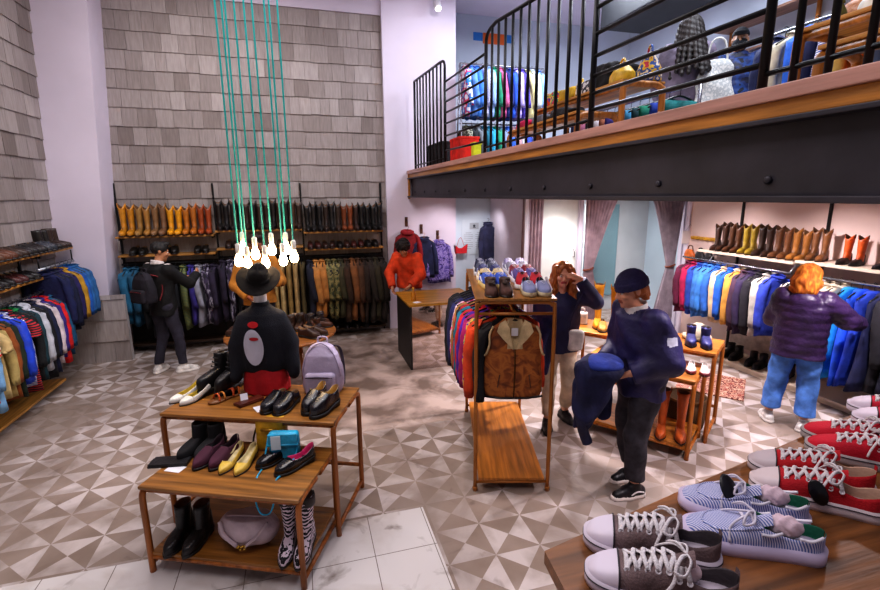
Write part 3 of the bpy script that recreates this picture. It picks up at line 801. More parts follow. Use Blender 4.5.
boot_row('low', [('dark brown', '#2c1d15'), ('dark brown', '#2c1d15'), ('brown', '#42291b'), ('brown', '#42291b')], lambda i: (-1.08+(i//2)*.75+(i % 2)*.11, 7.90, 1.531), PI, 'on the second rear shelf behind the bulbs', 'shoes behind the bulbs')
boot_row('low', [('oxblood', '#3c1a15'), ('oxblood', '#3c1a15'), ('dark brown', '#2e1a14'), ('dark brown', '#2e1a14'), ('black', '#19120f'), ('dark brown', '#38201a'), ('oxblood', '#431d18'), ('oxblood', '#431d18'), ('black', '#181210'), ('black', '#181210')], lambda i: (.12+i*.115, 7.90, 1.476), PI, 'from left on the second shelf of right rear bay', 'shoes in the right rear bay')
boot_row('ankle', [('black', '#121011')]*6, lambda i: (.15+i*.16, 7.86, .136), PI, 'on the dark base shelf below the coats', 'boots below the coats', Hs=.17)
# side wall shelves
ls = [('dark brown', '#2f1d14'), ('dark brown', '#3a2317'), ('reddish brown', '#4a2418'), ('reddish brown', '#4d271a'), ('brown', '#55321d'), ('brown', '#553420'), ('conker brown', '#5d3520'), ('conker brown', '#5a3321'), ('dark brown', '#3a261b'), ('dark brown', '#33221a'), ('black', '#1b1718'), ('black', '#191517'), ('black', '#1d191b'), ('black', '#1a1617'), ('slate', '#353a44'), ('slate', '#30353e')]
boot_row('low', ls, lambda i: (-3.1, 5.35+i*.112, 1.656), -PI/2, 'along the top side-wall shelf toward the pier', 'shoes on the top side-wall shelf', sc=1.12)
boot_row('ankle', [('black', '#1b1716'), ('black', '#1b1716'), ('dark brown', '#33221c'), ('dark brown', '#33221c')], lambda i: (-3.1, 7.1+i*.125, 1.656), -PI/2, 'at the pier end of the top side-wall shelf', 'boots at the pier end', Hs=.26)
boot_row('low', [('brown', '#4a2d20'), ('brown', '#4a2d20'), ('black', '#1b1719'), ('black', '#1b1719'), ('black', '#19171a'), ('black', '#19171a'), ('wine', '#4a2222'), ('wine', '#4a2222'), ('black', '#181618'), ('black', '#181618')], lambda i: (-3.1, 5.45+i*.122, 1.378), -PI/2, 'along the second side-wall shelf', 'shoes on the second side-wall shelf')
# right wall
rb = [('dark brown', '#3a241a'), ('dark brown', '#40281c'), ('brown', '#553622'), ('brown', '#5a3822'), ('olive yellow', '#a48a2c'), ('olive yellow', '#9c8227'), ('espresso', '#35231b'), ('espresso', '#3a261d'), ('brown', '#5f3c24'), ('brown', '#6a4225'), ('tan', '#93602a'), ('tan', '#8a5826'), ('mid brown', '#6d4526'), ('mid brown', '#744a28')]
def rpos(i):
    y = 5.42-i*.113
    return (5.66, y, 1.506 if y > 4.13 else 1.531)
boot_row('cowboy', rb, rpos, PI/2+.15, 'from the fitting rooms on the right-wall boot shelf', 'boots on the right-wall shelf', sc=.86)
for i in range(2):
    o = copy_tree(PB[('cowboy', .42)], (5.66, 3.72-i*.13, 1.531), PI/2+.1, 'black boot with a bright orange shaft, %s of its pair on the right-wall shelf' % nth(i), 'orange and black boots', scale=(.85, .85, .72))
    paint(o, {'foot': [leather('#17120f'), None], 'shaft': [leather('#c3521a'), None], 'pull_strap': leather('#17120f')})
for i in range(3):
    o = copy_tree(PB[('cowboy', .42)], (5.66, 3.36-i*.14, 1.531), PI/2, 'black boot, %s after the orange pair on the right-wall shelf' % nth(i), 'black boots beyond the orange pair', scale=(.85, .85, .6))
    paint(o, {'foot': [leather('#15121a'), None], 'shaft': [leather('#15121a'), None], 'pull_strap': leather('#15121a')})
boot_row('ankle', [('black', '#131016'), ('black', '#131016'), ('black', '#16121a'), ('black', '#16121a'), ('dark', '#231a20'), ('dark', '#231a20')], lambda i: (5.6, 4.95-(i//2)*.36-(i % 2)*.13, .076), PI/2+.2, 'from the rug end of the low right-wall ledge', 'boots on the low ledge', Hs=.17)

# ------------------------------------------------------------------ clothes along the walls
def rail_of(items, pos, rz, where, group, dseed=0, jit=.09):
    for i, it in enumerate(items):
        kind, name, mat, Lg = it[:4]; kw = it[4] if len(it) > 4 else {}
        hang(kind, mat, '%s, %s %s' % (name, nth(i), where), pos(i), rz+RN.uniform(-jit, jit), Lg, seed=(i+dseed) % 5, group=group, **kw)
c = cloth
STR_BW = stripes('#e8e8f0', '#2d4aa8', 'z', 70, .5); STR_RED = stripes('#1a1a22', '#c02a34', 'z', 40, .6); STR_MIX = stripes('#d83a30', '#e9dcc0', 'z', 26, .5)
near = [('shirt', 'pale blue denim shirt', c('#6f93c4'), 0.76), ('tee', 'red and cream striped top', STR_MIX, 0.76), ('shirt', 'light blue shirt', c('#7fb0da'), 0.88), ('tee', 'sand coloured T-shirt', c('#c9b07a'), 0.80),
        ('jacket', 'khaki beige jacket', c('#b19c62'), 0.82), ('jacket', 'rust brown jacket', c('#8a4a1c'), 0.86), ('jacket', 'dark green jacket', c('#1d2a1c'), 0.88),
        ('jacket', 'royal blue bomber jacket', c('#1f46c8', rough=.55), 0.76, dict(w=.26, th=.07)), ('shirt', 'blue and white striped shirt', STR_BW, 0.84), ('tee', 'black top with red stripes', STR_RED, 0.94),
        ('knit', 'black jumper with green trim', c('#14171a'), 0.86, dict(collar=c('#1f8a4a'))), ('jacket', 'dark teal jacket', c('#163a44'), 0.86), ('hoodie', 'light grey hooded top', c('#b9bcc6'), 0.80), ('jacket', 'black jacket', c('#14141c'), 0.92),
        ('jacket', 'navy jacket', c('#1a2040'), 0.90), ('knit', 'pale pink and white jumper', c('#cdbfc4'), 0.82), ('knit', 'purple jumper', c('#3a2a7a'), 0.76), ('jacket', 'scarlet red jacket', c('#d31f24'), 0.86), ('jacket', 'teal blue jacket', c('#1d5478'), 0.80)]
rail_of(near, lambda i: (-3.02, 5.0+i*.092, 1.2), 0., 'along the low side-wall rail', 'clothes on the low side-wall rail')
far = [('jacket', 'navy jacket', c('#161d4a'), .72), ('coat', 'midnight blue coat', c('#141a3a'), .8), ('jacket', 'dark indigo jacket', c('#2a2358'), .74), ('jacket', 'ochre yellow jacket', c('#b48a2c'), .72), ('jacket', 'bright blue jacket', c('#1e5aa8'), .66), ('jacket', 'mid-blue denim jacket', c('#2a659f'), .62), ('jacket', 'blue denim jacket', c('#2a5f93'), .66)]
rail_of(far, lambda i: (-2.98, 6.72+i*.112, 1.47), .0, 'along the high rail by the pier', 'jackets on the high side-wall rail', 2)
CAMO = blotch(['#2e3320', '#5b5a36', '#84784a', '#1f2018'], 14.); PLAID = blotch(['#1b1824', '#3b2f4a', '#8f8a98', '#241f30'], 18., stretch=(1, 1, .4))
b1 = [('jacket', 'teal denim jacket', c('#1d5a78'), 0.84), ('jacket', 'deep teal jacket', c('#1a4c66'), 0.88), ('shirt', 'black shirt', c('#121216'), 0.92), ('coat', 'black coat', c('#15131a'), 1.07), ('knit', 'cream and red patterned jumper', blotch(['#a83a30', '#cfc2a4', '#6f2a22'], 20), 0.82), ('coat', 'black coat', c('#141318'), 1.02), ('shirt', 'black shirt', c('#15151b'), 0.92),
      ('shirt', 'green and ochre striped shirt', stripes('#7d7a3e', '#3c5a48', 'z', 46, .5), 0.98), ('shirt', 'violet shirt', c('#3a3080'), 0.92), ('shirt', 'pale grey shirt', c('#8f8f9c'), 0.96), ('shirt', 'black and white patterned shirt', PLAID, 0.92), ('shirt', 'dark purple shirt', c('#2a2036'), 0.94)]
rail_of(b1, lambda i: (-2.47+i*.105, 7.86, 1.335), PI/2, 'from the pier on the first rear rail', 'clothes on the first rear rail', 1)
b2 = [('shirt', 'dark plum shirt', c('#241a2e'), 0.95), ('shirt', 'black and plum patterned shirt', PLAID, 0.96), ('coat', 'black coat', c('#15141a'), 1.05), ('coat', 'dark navy coat', c('#171a28'), 1.05), ('coat', 'charcoal coat', c('#1e1c20'), 1.05), ('coat', 'brown coat', c('#4a3422'), 1.05), ('coat', 'camel coat', c('#a27c48'), 1.00),
      ('trousers', 'sand coloured trousers', c('#b0945f'), 1.05), ('trousers', 'cream trousers', c('#c6ad78'), 1.08), ('trousers', 'khaki trousers', c('#a0834e'), 1.06), ('trousers', 'stone coloured trousers', c('#b89a68'), 1.08), ('trousers', 'olive trousers', c('#5c4f30'), 1.06)]
rail_of(b2, lambda i: (-1.18+i*.105, 7.86, 1.39), PI/2, 'from left on the middle rear rail', 'clothes on the middle rear rail', 3)
b3 = [('jacket', 'navy jacket', c('#1a1c2c'), 0.92), ('coat', 'tan suede coat', c('#b0783c'), 1.00), ('jacket', 'honey tan jacket', c('#a87036'), 0.94), ('jacket', 'camouflage jacket', CAMO, 0.97), ('jacket', 'woodland camouflage jacket', CAMO, 1.00), ('jacket', 'olive jacket', c('#3e3a24'), 0.98), ('coat', 'dark brown coat', c('#3a2618'), 1.07), ('coat', 'tobacco brown coat', c('#7a4c28'), 1.04), ('coat', 'brown coat', c('#4f3320'), 1.07),
      ('coat', 'espresso coat', c('#2c1e17'), 1.10), ('coat', 'charcoal brown coat', c('#2e2620'), 1.10), ('coat', 'dark olive coat', c('#332d1e'), 1.08), ('coat', 'black brown coat', c('#231a16'), 1.12)]
rail_of(b3, lambda i: (.1+i*.096, 7.86, 1.335), PI/2, 'from left on the right rear rail', 'coats on the right rear rail', 0)
ra = [('jacket', 'dark wine jacket', c('#5a1434'), .78), ('jacket', 'magenta jacket', c('#a3154a'), .74), ('jacket', 'deep blue jacket', c('#24459c'), .76), ('jacket', 'mid-blue denim jacket', c('#3a74be'), .78), ('jacket', 'bright blue denim jacket', c('#3d7fcb'), .74), ('jacket', 'cobalt jacket', c('#2c62b4'), .74), ('coat', 'cream sheepskin coat', c('#c9ad8c'), .78, dict(th=.06)), ('jacket', 'bright blue jacket', c('#1f5ec0'), .72),
      ('coat', 'mustard coat with cream fur collar', c('#c08a3c'), .76, dict(collar=c('#d8c8ac', bs=120., bump=.6), th=.06)), ('coat', 'plum brown coat', c('#40263a'), .82), ('coat', 'dark purple coat', c('#2c1e40'), .84), ('coat', 'black coat', c('#17141e'), .82), ('jacket', 'pale grey jacket', c('#a9a49c'), .8), ('jacket', 'royal blue jacket', c('#2a3fa8'), .78)]
rail_of(ra, lambda i: (5.43, 5.58-i*.102, 1.38), 0., 'from the fitting rooms on the right-wall rail', 'clothes on the right-wall rail', 0)
rb2 = [('coat', 'black and cream speckled coat', blotch(['#15131a', '#d8d2c8', '#15131a'], 30), .8), ('coat', 'charcoal fur coat', c('#26232c', bs=90., bump=.8), .85), ('coat', 'white and grey coat', c('#b8b0b0'), .9), ('coat', 'pale cream coat', c('#d2c5ae'), .98), ('coat', 'ivory coat', c('#c7bba6'), .98), ('dress', 'turquoise blue dress', c('#1580c4'), 1.02), ('dress', 'vivid blue dress', c('#1a4fd0'), 1.05), ('dress', 'royal blue dress', c('#1b3aa8'), 1.04),
       ('dress', 'navy dress', c('#171c44'), 1.05), ('coat', 'black velvet coat', c('#15131c'), 1.02), ('coat', 'dark navy coat', c('#1a1c30'), 1.03), ('dress', 'black dress', c('#121118'), 1.05), ('coat', 'black wool coat', c('#17161e'), 1.02), ('coat', 'black overcoat', c('#141318'), 1.04)]
rail_of(rb2, lambda i: (5.43, 3.98-i*.105, 1.39), 0., 'after the gap on the right-wall rail', 'clothes at the open end of the right-wall rail', 2)
# ------------------------------------------------------------------ nested tables in front (left)
LOWA = R(-24.5)
tube_table('display_table', 'lower amber wood display table with shelf, tucked under the taller one', 'table', 1.0, .56, .6, (-1.03, 2.97, 0), LOWA, shelf=.13, r=.019)
tube_table('display_table', 'taller amber wood display table carrying the mannequin and lilac backpack', 'table', 1.215, .56, .85, (-1.0, 3.44, 0), R(-23.3), r=.019, brace=.2)
def face(p, q):                      # rotation so local +Y runs from p (heel) to q (toe)
    return math.atan2(-(q[0]-p[0]), q[1]-p[1])
def place(fn, hp_, tp_, z, **k):
    hx, tx = Vector(hp_), Vector(tp_)
    return fn(loc=((hx.x+tx.x)/2, (hx.y+tx.y)/2, z), rz=face(hp_, tp_), **k)
ZH, ZL, ZS = .851, .601, .141
wl = leather('#d8d6d0', var=.08)
for q, (a, b, l) in enumerate((((-.80, 3.76), (-.985, 3.57), 'white block-heel court shoe with dark toe edge, on the outer edge of the tall table'), ((-.73, 3.71), (-.905, 3.51), 'white block-heel court shoe with yellow lining, beside the orange sandals'))):
    place(pump, a, b, ZH, up=wl, label=l, lining='#b9a13a', heel=.05, pt=.55, sole='#1d1a18')
def sandal(loc, rz, label, m1, m2):
    t = thing('sandal', label, 'sandal', loc, rz)
    sole_mb(.25, .042, .03, .2, 0, .016, .0).build('sole', leather('#7d4f26'), t)
    for k, (y, m) in enumerate(((.06, m1), (.02, m2), (-.05, m1))):
        MB().tube(bez([(-.04, y, .014), (-.028, y-.006, .045), (0, y-.01, .058), (.028, y-.006, .045), (.04, y, .014)], 14), .008, 6, flatten=.5).build('strap', m, t)
    return t
sandal((-.62, 3.56, ZH), face((-.5, 3.6), (-.66, 3.46)), 'orange strappy sandal, in front of the black chunky boots', leather('#c2501c'), leather('#d98a3a'))
sandal((-.52, 3.63, ZH), face((-.38, 3.68), (-.6, 3.58)), 'orange strappy sandal, beside the red skirt', leather('#b5481c'), leather('#c96a2a'))
def card(name, label, loc, rz, w, h, col='#e4e2ea', tilt=0.):
    o = MB().box((0, 0, 0), (w, h, .002)).build(name, flat(col), loc=loc, rz=rz); o.rotation_euler[0] = tilt; return tag(o, label, 'card')
card('price_card', 'small white price card lying between the brown wallet and black clogs', (-.36, 3.30, ZH+.002), .4, .06, .1)
card('price_card', 'white tag standing beside the orange sandals', (-.47, 3.44, ZH+.035), .3, .05, .07, tilt=1.2)
card('price_card', 'white price card under the black folded clutch', (-.87, 3.1, ZL+.002), -.5, .11, .07)
def wallet(label, loc, rz, col, w=.2, h=.1, th=.018):
    t = thing('clutch_bag' if w > .2 else 'wallet', label, 'bag' if w > .2 else 'wallet', loc, rz)
    MB().box((0, 0, th/2), (w, h, th), ch=.006).build('body', leather(col), t)
    MB().box((0, -h*.12, th+.003), (w*.98, h*.7, .006), ch=.002).build('flap', leather(col), t)
    return t
wallet('flat brown leather wallet lying near the red skirt', (-.44, 3.44, ZH), R(35), '#5a2314', .19, .09)
wallet('black folded clutch bag at the corner of the low table', (-.915, 3.19, ZL), R(-10), '#17151a', .24, .12)
bk = leather('#14131a', rough=.25, coat=.3)
for a, b, l, st in (((-.205, 3.42), (-.315, 3.22), 'black leather clog with a pale edge stripe, beside the brown wallet', '#b8b6c4'), ((-.115, 3.37), (-.235, 3.165), 'black leather clog with buckled strap, nearer the monk shoes', '#2b2a33')):
    place(low_shoe, a, b, ZH, up=bk, label=l, tt=.36, hi=.075, hc=.03, hm=.035, ht=.05, pt=.0, W=.05, heel=.02, strap=st, name='clog')
for a, b, l in (((.07, 3.31), (-.045, 3.12), 'chunky black buckled shoe with tan lining, behind its pair at the table edge'), ((.155, 3.22), (0.0, 3.05), 'chunky black buckled shoe with tan lining, at the front table edge')):
    place(low_shoe, a, b, ZH, up=bk, label=l, tt=.48, hi=.085, hc=.075, ht=.055, W=.052, heel=.022, strap='#1b1a22', lining='#b08a4a', name='buckle_shoe', th=.024)
for a, b, l in (((-.60, 3.90), (-.80, 3.66), 'black chunky lace-up boot, on the outer side beside the mannequin'), ((-.52, 3.86), (-.66, 3.60), 'black chunky lace-up boot, close against the red skirt')):
    place(ankle_boot, a, b, ZH, up=leather('#121114', rough=.4), label=l, Hs=.25, chunky=.035, laces='#26262a', wr=.05, name='lace_up_boot', L=.34, heel=.02, pt=.0)
# low table top
for a, b, l in (((-.72, 3.40), (-.865, 3.19), 'black suede ankle boot, at the outer back of the low table'), ((-.62, 3.37), (-.755, 3.15), 'black suede ankle boot, next to the burgundy slip-ons')):
    place(ankle_boot, a, b, ZL, up=cloth('#141216', bump=.1), label=l, Hs=.19, heel=.05, pt=.4)
bg = cloth('#4a1f33', var=.15, bump=.1)
for a, b, l in (((-.60, 3.28), (-.76, 3.03), 'burgundy slip-on shoe, beside the black suede boots'), ((-.50, 3.245), (-.66, 2.995), 'burgundy slip-on shoe, beside the yellow flats')):
    place(low_shoe, a, b, ZL, up=bg, label=l, tt=.46, pt=.6, hi=.065, hc=.075, hm=.05, ht=.032, heel=.02, lining='#2b1a22', name='slip_on_shoe', L=.27)
ye = leather('#d2b04c', var=.12)
for a, b, l in (((-.475, 3.20), (-.59, 2.935), 'pale yellow court shoe, beside the burgundy slip-ons'), ((-.385, 3.16), (-.495, 2.885), 'pale yellow court shoe, beside the yellow bag')):
    place(pump, a, b, ZL, up=ye, label=l, pt=.7, heel=.035, lining='#c9b98c', L=.27)
pat = leather('#0e0d12', rough=.12, coat=.6)
for a, b, l in (((-.15, 3.09), (-.36, 2.95), 'black patent strappy shoe, behind the cyan bag strap'), ((-.02, 2.97), (-.25, 2.83), 'black patent shoe with pink insole, at the low table corner')):
    place(low_shoe, a, b, ZL, up=pat, label=l, tt=.6, pt=.4, hi=.05, hm=.03, hc=.06, ht=.035, heel=.03, lining='#c2306a', strap='#0e0d12', name='strappy_shoe')
def soft_bag(name, label, loc, rz, fn, lo, hi, h, mat):
    t = thing(name, label, 'bag', loc, rz); sdf(fn, lo, hi, h).build('bag_body', mat, t); return t
# yellow and cyan handbags
yb = leather('#c99a1e', rough=.4)
t = YB = soft_bag('handbag', 'small yellow leather handbag standing behind the cyan one', (-.28, 3.17, ZL), R(-20), lambda P: s_box(P, (0, 0, .09), (.095, .03, .088), .022)+fold(P, .003, 20), (-.13, -.07, -.01), (.13, .07, .2), .006, yb)
MB().box((0, -.034, .135), (.17, .012, .07), ch=.005).build('flap', yb, t)
MB().tube([(-.05, -.045, .12), (.05, -.045, .12)], .007, 6).build('clasp', metal('#c9a14a'), t)
MB().tube(bez([(-.095, 0, .12), (-.12, .0, .06), (-.11, -.04, .015), (-.08, -.06, .008)], 12), .006, 6).build('strap', leather('#2a2418'), t)
cy = leather('#25a6cf', rough=.38)
t = soft_bag('handbag', 'small turquoise handbag with long strap hanging over the table edge', (-.2, 3.02, ZL), R(-12), lambda P: s_box(P, (0, .012, .098), (.098, .034, .096), .024)+fold(P, .004, 30), (-.13, -.07, -.01), (.13, .08, .22), .006, cy)
MB().box((0, -.026, .155), (.185, .014, .075), ch=.006).build('flap', cy, t)
MB().tube([(-.098, -.03, .118), (.098, -.03, .118)], .009, 6).build('trim', cy, t)
MB().box((-.04, -.042, .14), (.06, .003, .095), rz=.1).build('price_tag', flat('#cfe4ee'), t)
MB().tube(bez([(-.097, 0, .16), (-.11, -.05, .06), (-.115, -.10, .009), (-.125, -.205, -.005), (-.13, -.245, -.1), (-.10, -.265, -.2), (-.05, -.255, -.215), (-.02, -.25, -.15), (.0, -.24, -.01), (.03, -.19, .012), (.08, -.06, .05), (.098, 0, .15)], 60), .0065, 6, flatten=.6).build('strap', cy, t)
YB.scale = (1.1, 1., 1.4)
# low shelf
for a, b, l in (((-.82, 3.13), (-.925, 2.875), 'black leather heeled boot on the low shelf, nearest the table leg'), ((-.70, 3.09), (-.815, 2.84), 'black leather heeled boot on the low shelf, beside the lilac shoulder bag')):
    place(ankle_boot, a, b, ZS, up=leather('#141114', rough=.3), label=l, Hs=.24, heel=.05, pt=.6, lining='#6a3a20')
lil = leather('#b9a6ad', rough=.55, var=.12)
def hobo(P):
    d = s_ell(P, (0, 0, .115), (.195, .105, .125)); d = np.maximum(d, P[:, 2]-.2); d = np.maximum(d, -P[:, 2])
    return d+fold(P, .006, 25, (1, 0, .6))
t = soft_bag('shoulder_bag', 'slouchy pale lilac leather shoulder bag with gold clasp on the low shelf', (-.44, 2.88, ZS), R(-18), hobo, (-.23, -.14, -.01), (.23, .14, .24), .007, lil)
MB().tube(bez([(-.15, -.06, .19), (-.11, -.1, .13), (-.03, -.112, .06)], 14), .014, 6, flatten=.4).build('strap', lil, t)
MB().tube(bez([(.15, -.06, .19), (.10, -.1, .13), (.02, -.112, .06)], 14), .014, 6, flatten=.4).build('strap', lil, t)
MB().tube(bez([(-.14, 0, .19), (-.08, -.03, .215), (0, -.035, .22), (.08, -.03, .215), (.14, 0, .19)], 16), .012, 6, flatten=.5).build('handle', lil, t)
g = MB()
for k in range(7): g.lathe([(.0, -.008), (.011, 0), (0, .009)], 8, 0, (-.024+.008*k, -.115-.003*math.sin(k), .055+.012*math.sin(k*2.2)))
g.build('clasp', metal('#d0a84a', .25), t)
zeb = stripes('#d8c8d4', '#17121a', 'z', 42, .5, noise=6., rot=(.3, .2, 0))
for a, b, l in (((-.17, 2.85), (-.235, 2.59), 'zebra patterned boot with black toe on the low shelf, inner one of the pair'), ((-.06, 2.80), (-.15, 2.55), 'zebra patterned boot on the low shelf, behind the front table leg')):
    t = place(cowboy_boot, a, b, ZS, up=zeb, label=l, Hs=.36, scal=.012, heel=.04, lining='#241a16')
    for ch in t.children:
        if ch.name.startswith('pull_strap'): ch.data.materials[0] = leather('#17121a')
    MB().lathe([(.056, .30), (.06, .31), (.06, .36), (.057, .365)], 20, 0, (0, -.064, 0)).build('boot_cuff', leather('#251512'), t)

# mannequin bust: jumper, skirt, hat
t = MQ = thing('mannequin', 'headless white mannequin bust in navy jumper and red skirt on the tall table', 'mannequin', (-.325, 3.66, ZH), R(-6))
def neck(P): return np.maximum(smin(s_stack(P, [(.55, 0, .0, .075, .07), (.62, 0, .0, .056, .056), (.7, 0, -.005, .055, .056), (.74, 0, -.005, .056, .056)]), s_ell(P, (0, 0, .56), (.09, .06, .03)), .02), P[:, 2]-.735)
sdf(neck, (-.2, -.15, .5), (.2, .15, .76), .008).build('bust', M('#dcd8d8', rough=.4, var=.03, bump=0), t)
def jumper(P):
    d = s_stack(P, [(.16, 0, 0, .19, .125), (.22, 0, 0, .205, .135), (.36, 0, 0, .215, .14), (.48, 0, 0, .205, .135), (.55, 0, 0, .165, .115), (.6, 0, 0, .085, .08), (.625, 0, 0, .068, .068)])
    for s in (-1, 1):
        d = smin(d, smins([s_cap(P, (s*.155, 0, .495), (s*.235, .0, .33), .066, .064), s_cap(P, (s*.235, 0, .33), (s*.25, -.05, .13), .064, .05)], .02), .055)
    return np.maximum(d+fold(P, .005, 22, (.3, 0, 1)), -(s_cap(P, (0, 0, .6), (0, 0, .8), .058)))
def jm(p): return np.where((p[:, 2] < .19) & (np.abs(p[:, 0]) < .2), 1, 0)
jo = sdf(jumper, (-.36, -.22, .04), (.36, .22, .68), .0075, jm).build('jumper', [cloth('#0e101c', var=.15, bs=140.), cloth('#0b0d16', bs=160.)], t)
def ribring(): return MB().lathe([(.069, .60), (.075, .612), (.072, .632), (.063, .634)], 28)
ribring().build('neck_rib', cloth('#10121d'), t)
# plain pale appliqué patch with red bands, following the chest
def patch(cx, cz, rx, rz_, out, rot=0.):
    mb = MB(); K, J = 8, 28; vs = []; fs = []
    def pt(x, z):
        ry = .138 if z < .45 else .138-(z-.45)*.18
        return (x, -ry*math.sqrt(max(.05, 1-(x/.215)**2))-out, z)
    for i in range(K+1):
        for j in range(J):
            a = 2*PI*j/J; r = i/K; x = rx*r*math.cos(a); z = rz_*r*math.sin(a)
            vs.append(pt(cx+x*math.cos(rot)-z*math.sin(rot), cz+x*math.sin(rot)+z*math.cos(rot)))
    for i in range(K):
        for j in range(J): fs.append((i*J+j, (i+1)*J+j, (i+1)*J+(j+1) % J, i*J+(j+1) % J))
    return mb.add(vs, fs)
patch(-.06, .345, .085, .125, .012, .06).build('applique', cloth('#b9b7c4', var=.08), t)
patch(-.05, .50, .045, .022, .013).build('applique', cloth('#c21f28', var=.1), t)
patch(-.05, .405, .04, .012, .017).build('applique', cloth('#a81c26', var=.1), t)
def skirt(P): return s_stack(P, [(0, 0, 0, .205, .15), (.09, 0, 0, .195, .14), (.2, 0, 0, .175, .12)])+fold(P, .006, 4, (1, 0, 0))*(1.2-P[:, 2]*3)
sdf(skirt, (-.26, -.2, -.01), (.26, .2, .24), .008).build('skirt', cloth('#a8121c', var=.2), t)
def hat(loc, label):
    t = thing('felt_hat', label, 'hat', loc, R(-8)); t.rotation_euler[0] = R(34); t.rotation_euler[1] = R(8)
    mb = MB(); rings = []
    prof = [(.001, .115), (.05, .118), (.08, .105), (.09, .06), (.095, .02), (.1, .008), (.13, .0), (.165, -.005), (.185, -.004), (.187, -.008), (.165, -.011), (.125, -.006), (.096, .002)]
    for r, z in prof: rings.append([Vector((r*math.cos(2*PI*j/32)*.95, r*math.sin(2*PI*j/32)*1.05, z+(.035*abs(math.cos(2*PI*j/32))**2*max(0, (r-.1)/.09)) - (.02*math.cos(2*PI*j/32)**2 if z > .1 else 0))) for j in range(32)])
    mb.loft(rings, 0, True, False).build('hat_body', cloth('#0f0907', var=.2, rough=1.), t)
    MB().lathe([(.098, .008), (.099, .02), (.096, .038), (.093, .04)], 32).build('hat_band', cloth('#0f0b0b'), t)
    return t
hat((-.325, 3.67, ZH+.855), 'dark brown wide-brimmed felt hat resting on the mannequin neck').scale = (.86, .86, .95)

MQ.scale = (.84, .92, 1.09)
# lilac backpack
def backpack(label, loc, rz, mat, sc=1., pocket=True, dark=None):
    t = thing('backpack', label, 'bag', loc, rz); t.scale = (sc,)*3
    def body(P):
        d = s_stack(P, [(0, 0, 0, .14, .085), (.05, 0, 0, .15, .095), (.2, 0, 0, .148, .09), (.3, 0, 0, .125, .075), (.36, 0, .01, .085, .05), (.39, 0, .015, .03, .02)], 3.)
        return d+fold(P, .004, 18)
    sdf(body, (-.2, -.14, -.01), (.2, .14, .43), .0085).build('bag_body', mat, t)
    sdf(lambda P: s_box(P, (0, -.095, .095), (.115, .035, .085), .03)+fold(P, .003, 25), (-.15, -.15, -.01), (.15, -.03, .21), .0075).build('front_pocket', mat, t)
    MB().tube(bez([(-.1, -.125, .15), (0, -.135, .158), (.1, -.125, .15)], 10), .005, 5).build('zip', dark or metal('#9d93a4'), t)
    MB().tube(bez([(-.14, -.02, .05), (-.138, -.055, .2), (-.09, -.045, .33), (0, -.03, .392), (.09, -.045, .33), (.138, -.055, .2), (.14, -.02, .05)], 30), .006, 6).build('seam', mat, t)
    MB().tube(bez([(-.035, .02, .375), (-.03, .03, .42), (.03, .03, .42), (.035, .02, .375)], 12), .008, 6).build('handle', mat, t)
    for s in (-1, 1): MB().tube(bez([(s*.06, .06, .35), (s*.1, .14, .3), (s*.12, .15, .15), (s*.13, .09, .02)], 14), .018, 6, flatten=.4).build('shoulder_strap', dark or mat, t)
    return t
backpack('pale lilac backpack standing at the end of the tall table', (.09, 3.5, ZH), R(-18), cloth('#b0a3bb', var=.12, rough=.6), .98, dark=cloth('#3a3440'))

# ------------------------------------------------------------------ free-standing garment rack with shoe top
RA = -math.atan2(.285, .958); RO = (1.195, 3.173, 0); RW, RD, RH = .571, 1.40, 1.53
t = thing('garment_rack', 'bronze tube garment rack with wooden base board and shoe-covered top', 'rack', RO, RA)
bz = M('#a5692f', rough=.32, metal=.35, var=.15, vs=5, bump=0)
for y in (0, RD):
    MB().tube(bez([(0, y, 0), (0, y, .8), (0, y, RH-.07), (.02, y, RH-.02), (.07, y, RH), (RW/2, y, RH), (RW-.07, y, RH), (RW-.02, y, RH-.02), (RW, y, RH-.07), (RW, y, .8), (RW, y, 0)], 60), .0155, 10).build('end_frame', bz, t)
    MB().tube([(0, y, RH-.085), (RW, y, RH-.085)], .012, 8).build('crossbar', bz, t)
    MB().tube([(0, y, .075), (RW, y, .075)], .012, 8).build('crossbar', bz, t)
    for x in (0, RW): MB().lathe([(.02, 0), (.02, .03), (.016, .035)], 12, 0, (x, y, 0)).build('foot_cap', bz, t)
MB().tube([(RW/2, 0, RH-.085), (RW/2, RD, RH-.085)], .012, 8).build('hanging_rail', bz, t)
MB().box((RW/2, RD/2, .1), (RW-.05, RD+.02, .022), ch=.004).build('base_board', wood('#a86a2a', 'y', rough=.3), t)
MB().box((RW/2, RD/2, RH+.022), (RW+.02, RD+.04, .02), ch=.004).build('top_board', wood('#9a6a34', 'y', rough=.35), t)
RM = Matrix.Translation(RO) @ Matrix.Rotation(RA, 4, 'Z')
def rk(x, y, z): return tuple(RM @ Vector((x, y, z)))
# suede body warmer facing the room
v = thing('body_warmer', 'tan suede sheepskin body warmer with cream collar, facing out on the rack end', 'body warmer', rk(RW/2, .05, RH-.085), RA)
sued = blotch(['#5e2c10', '#84451a', '#a9652a', '#8a4a1c'], 9., .75, True, 1.5)
crm = cloth('#cdb48a', bs=140., bump=.5)
def vest(P):
    Q = P.copy(); Q[:, 2] += .0
    d = s_stack(Q, [(-.66, 0, 0, .225, .05), (-.5, 0, 0, .225, .06), (-.3, 0, 0, .22, .06), (-.2, 0, 0, .205, .06), (-.12, 0, 0, .19, .05), (-.075, 0, 0, .11, .045), (-.05, 0, 0, .075, .035)])
    for s in (-1, 1): d = np.maximum(d, -s_ell(P, (s*.262, 0, -.21), (.075, .2, .12)))
    d = np.maximum(d, -s_ell(P, (0, -.06, -.10), (.055+0*.1, .06, .17)))
    return d+fold(P, .004, 14, (1, 0, .4))
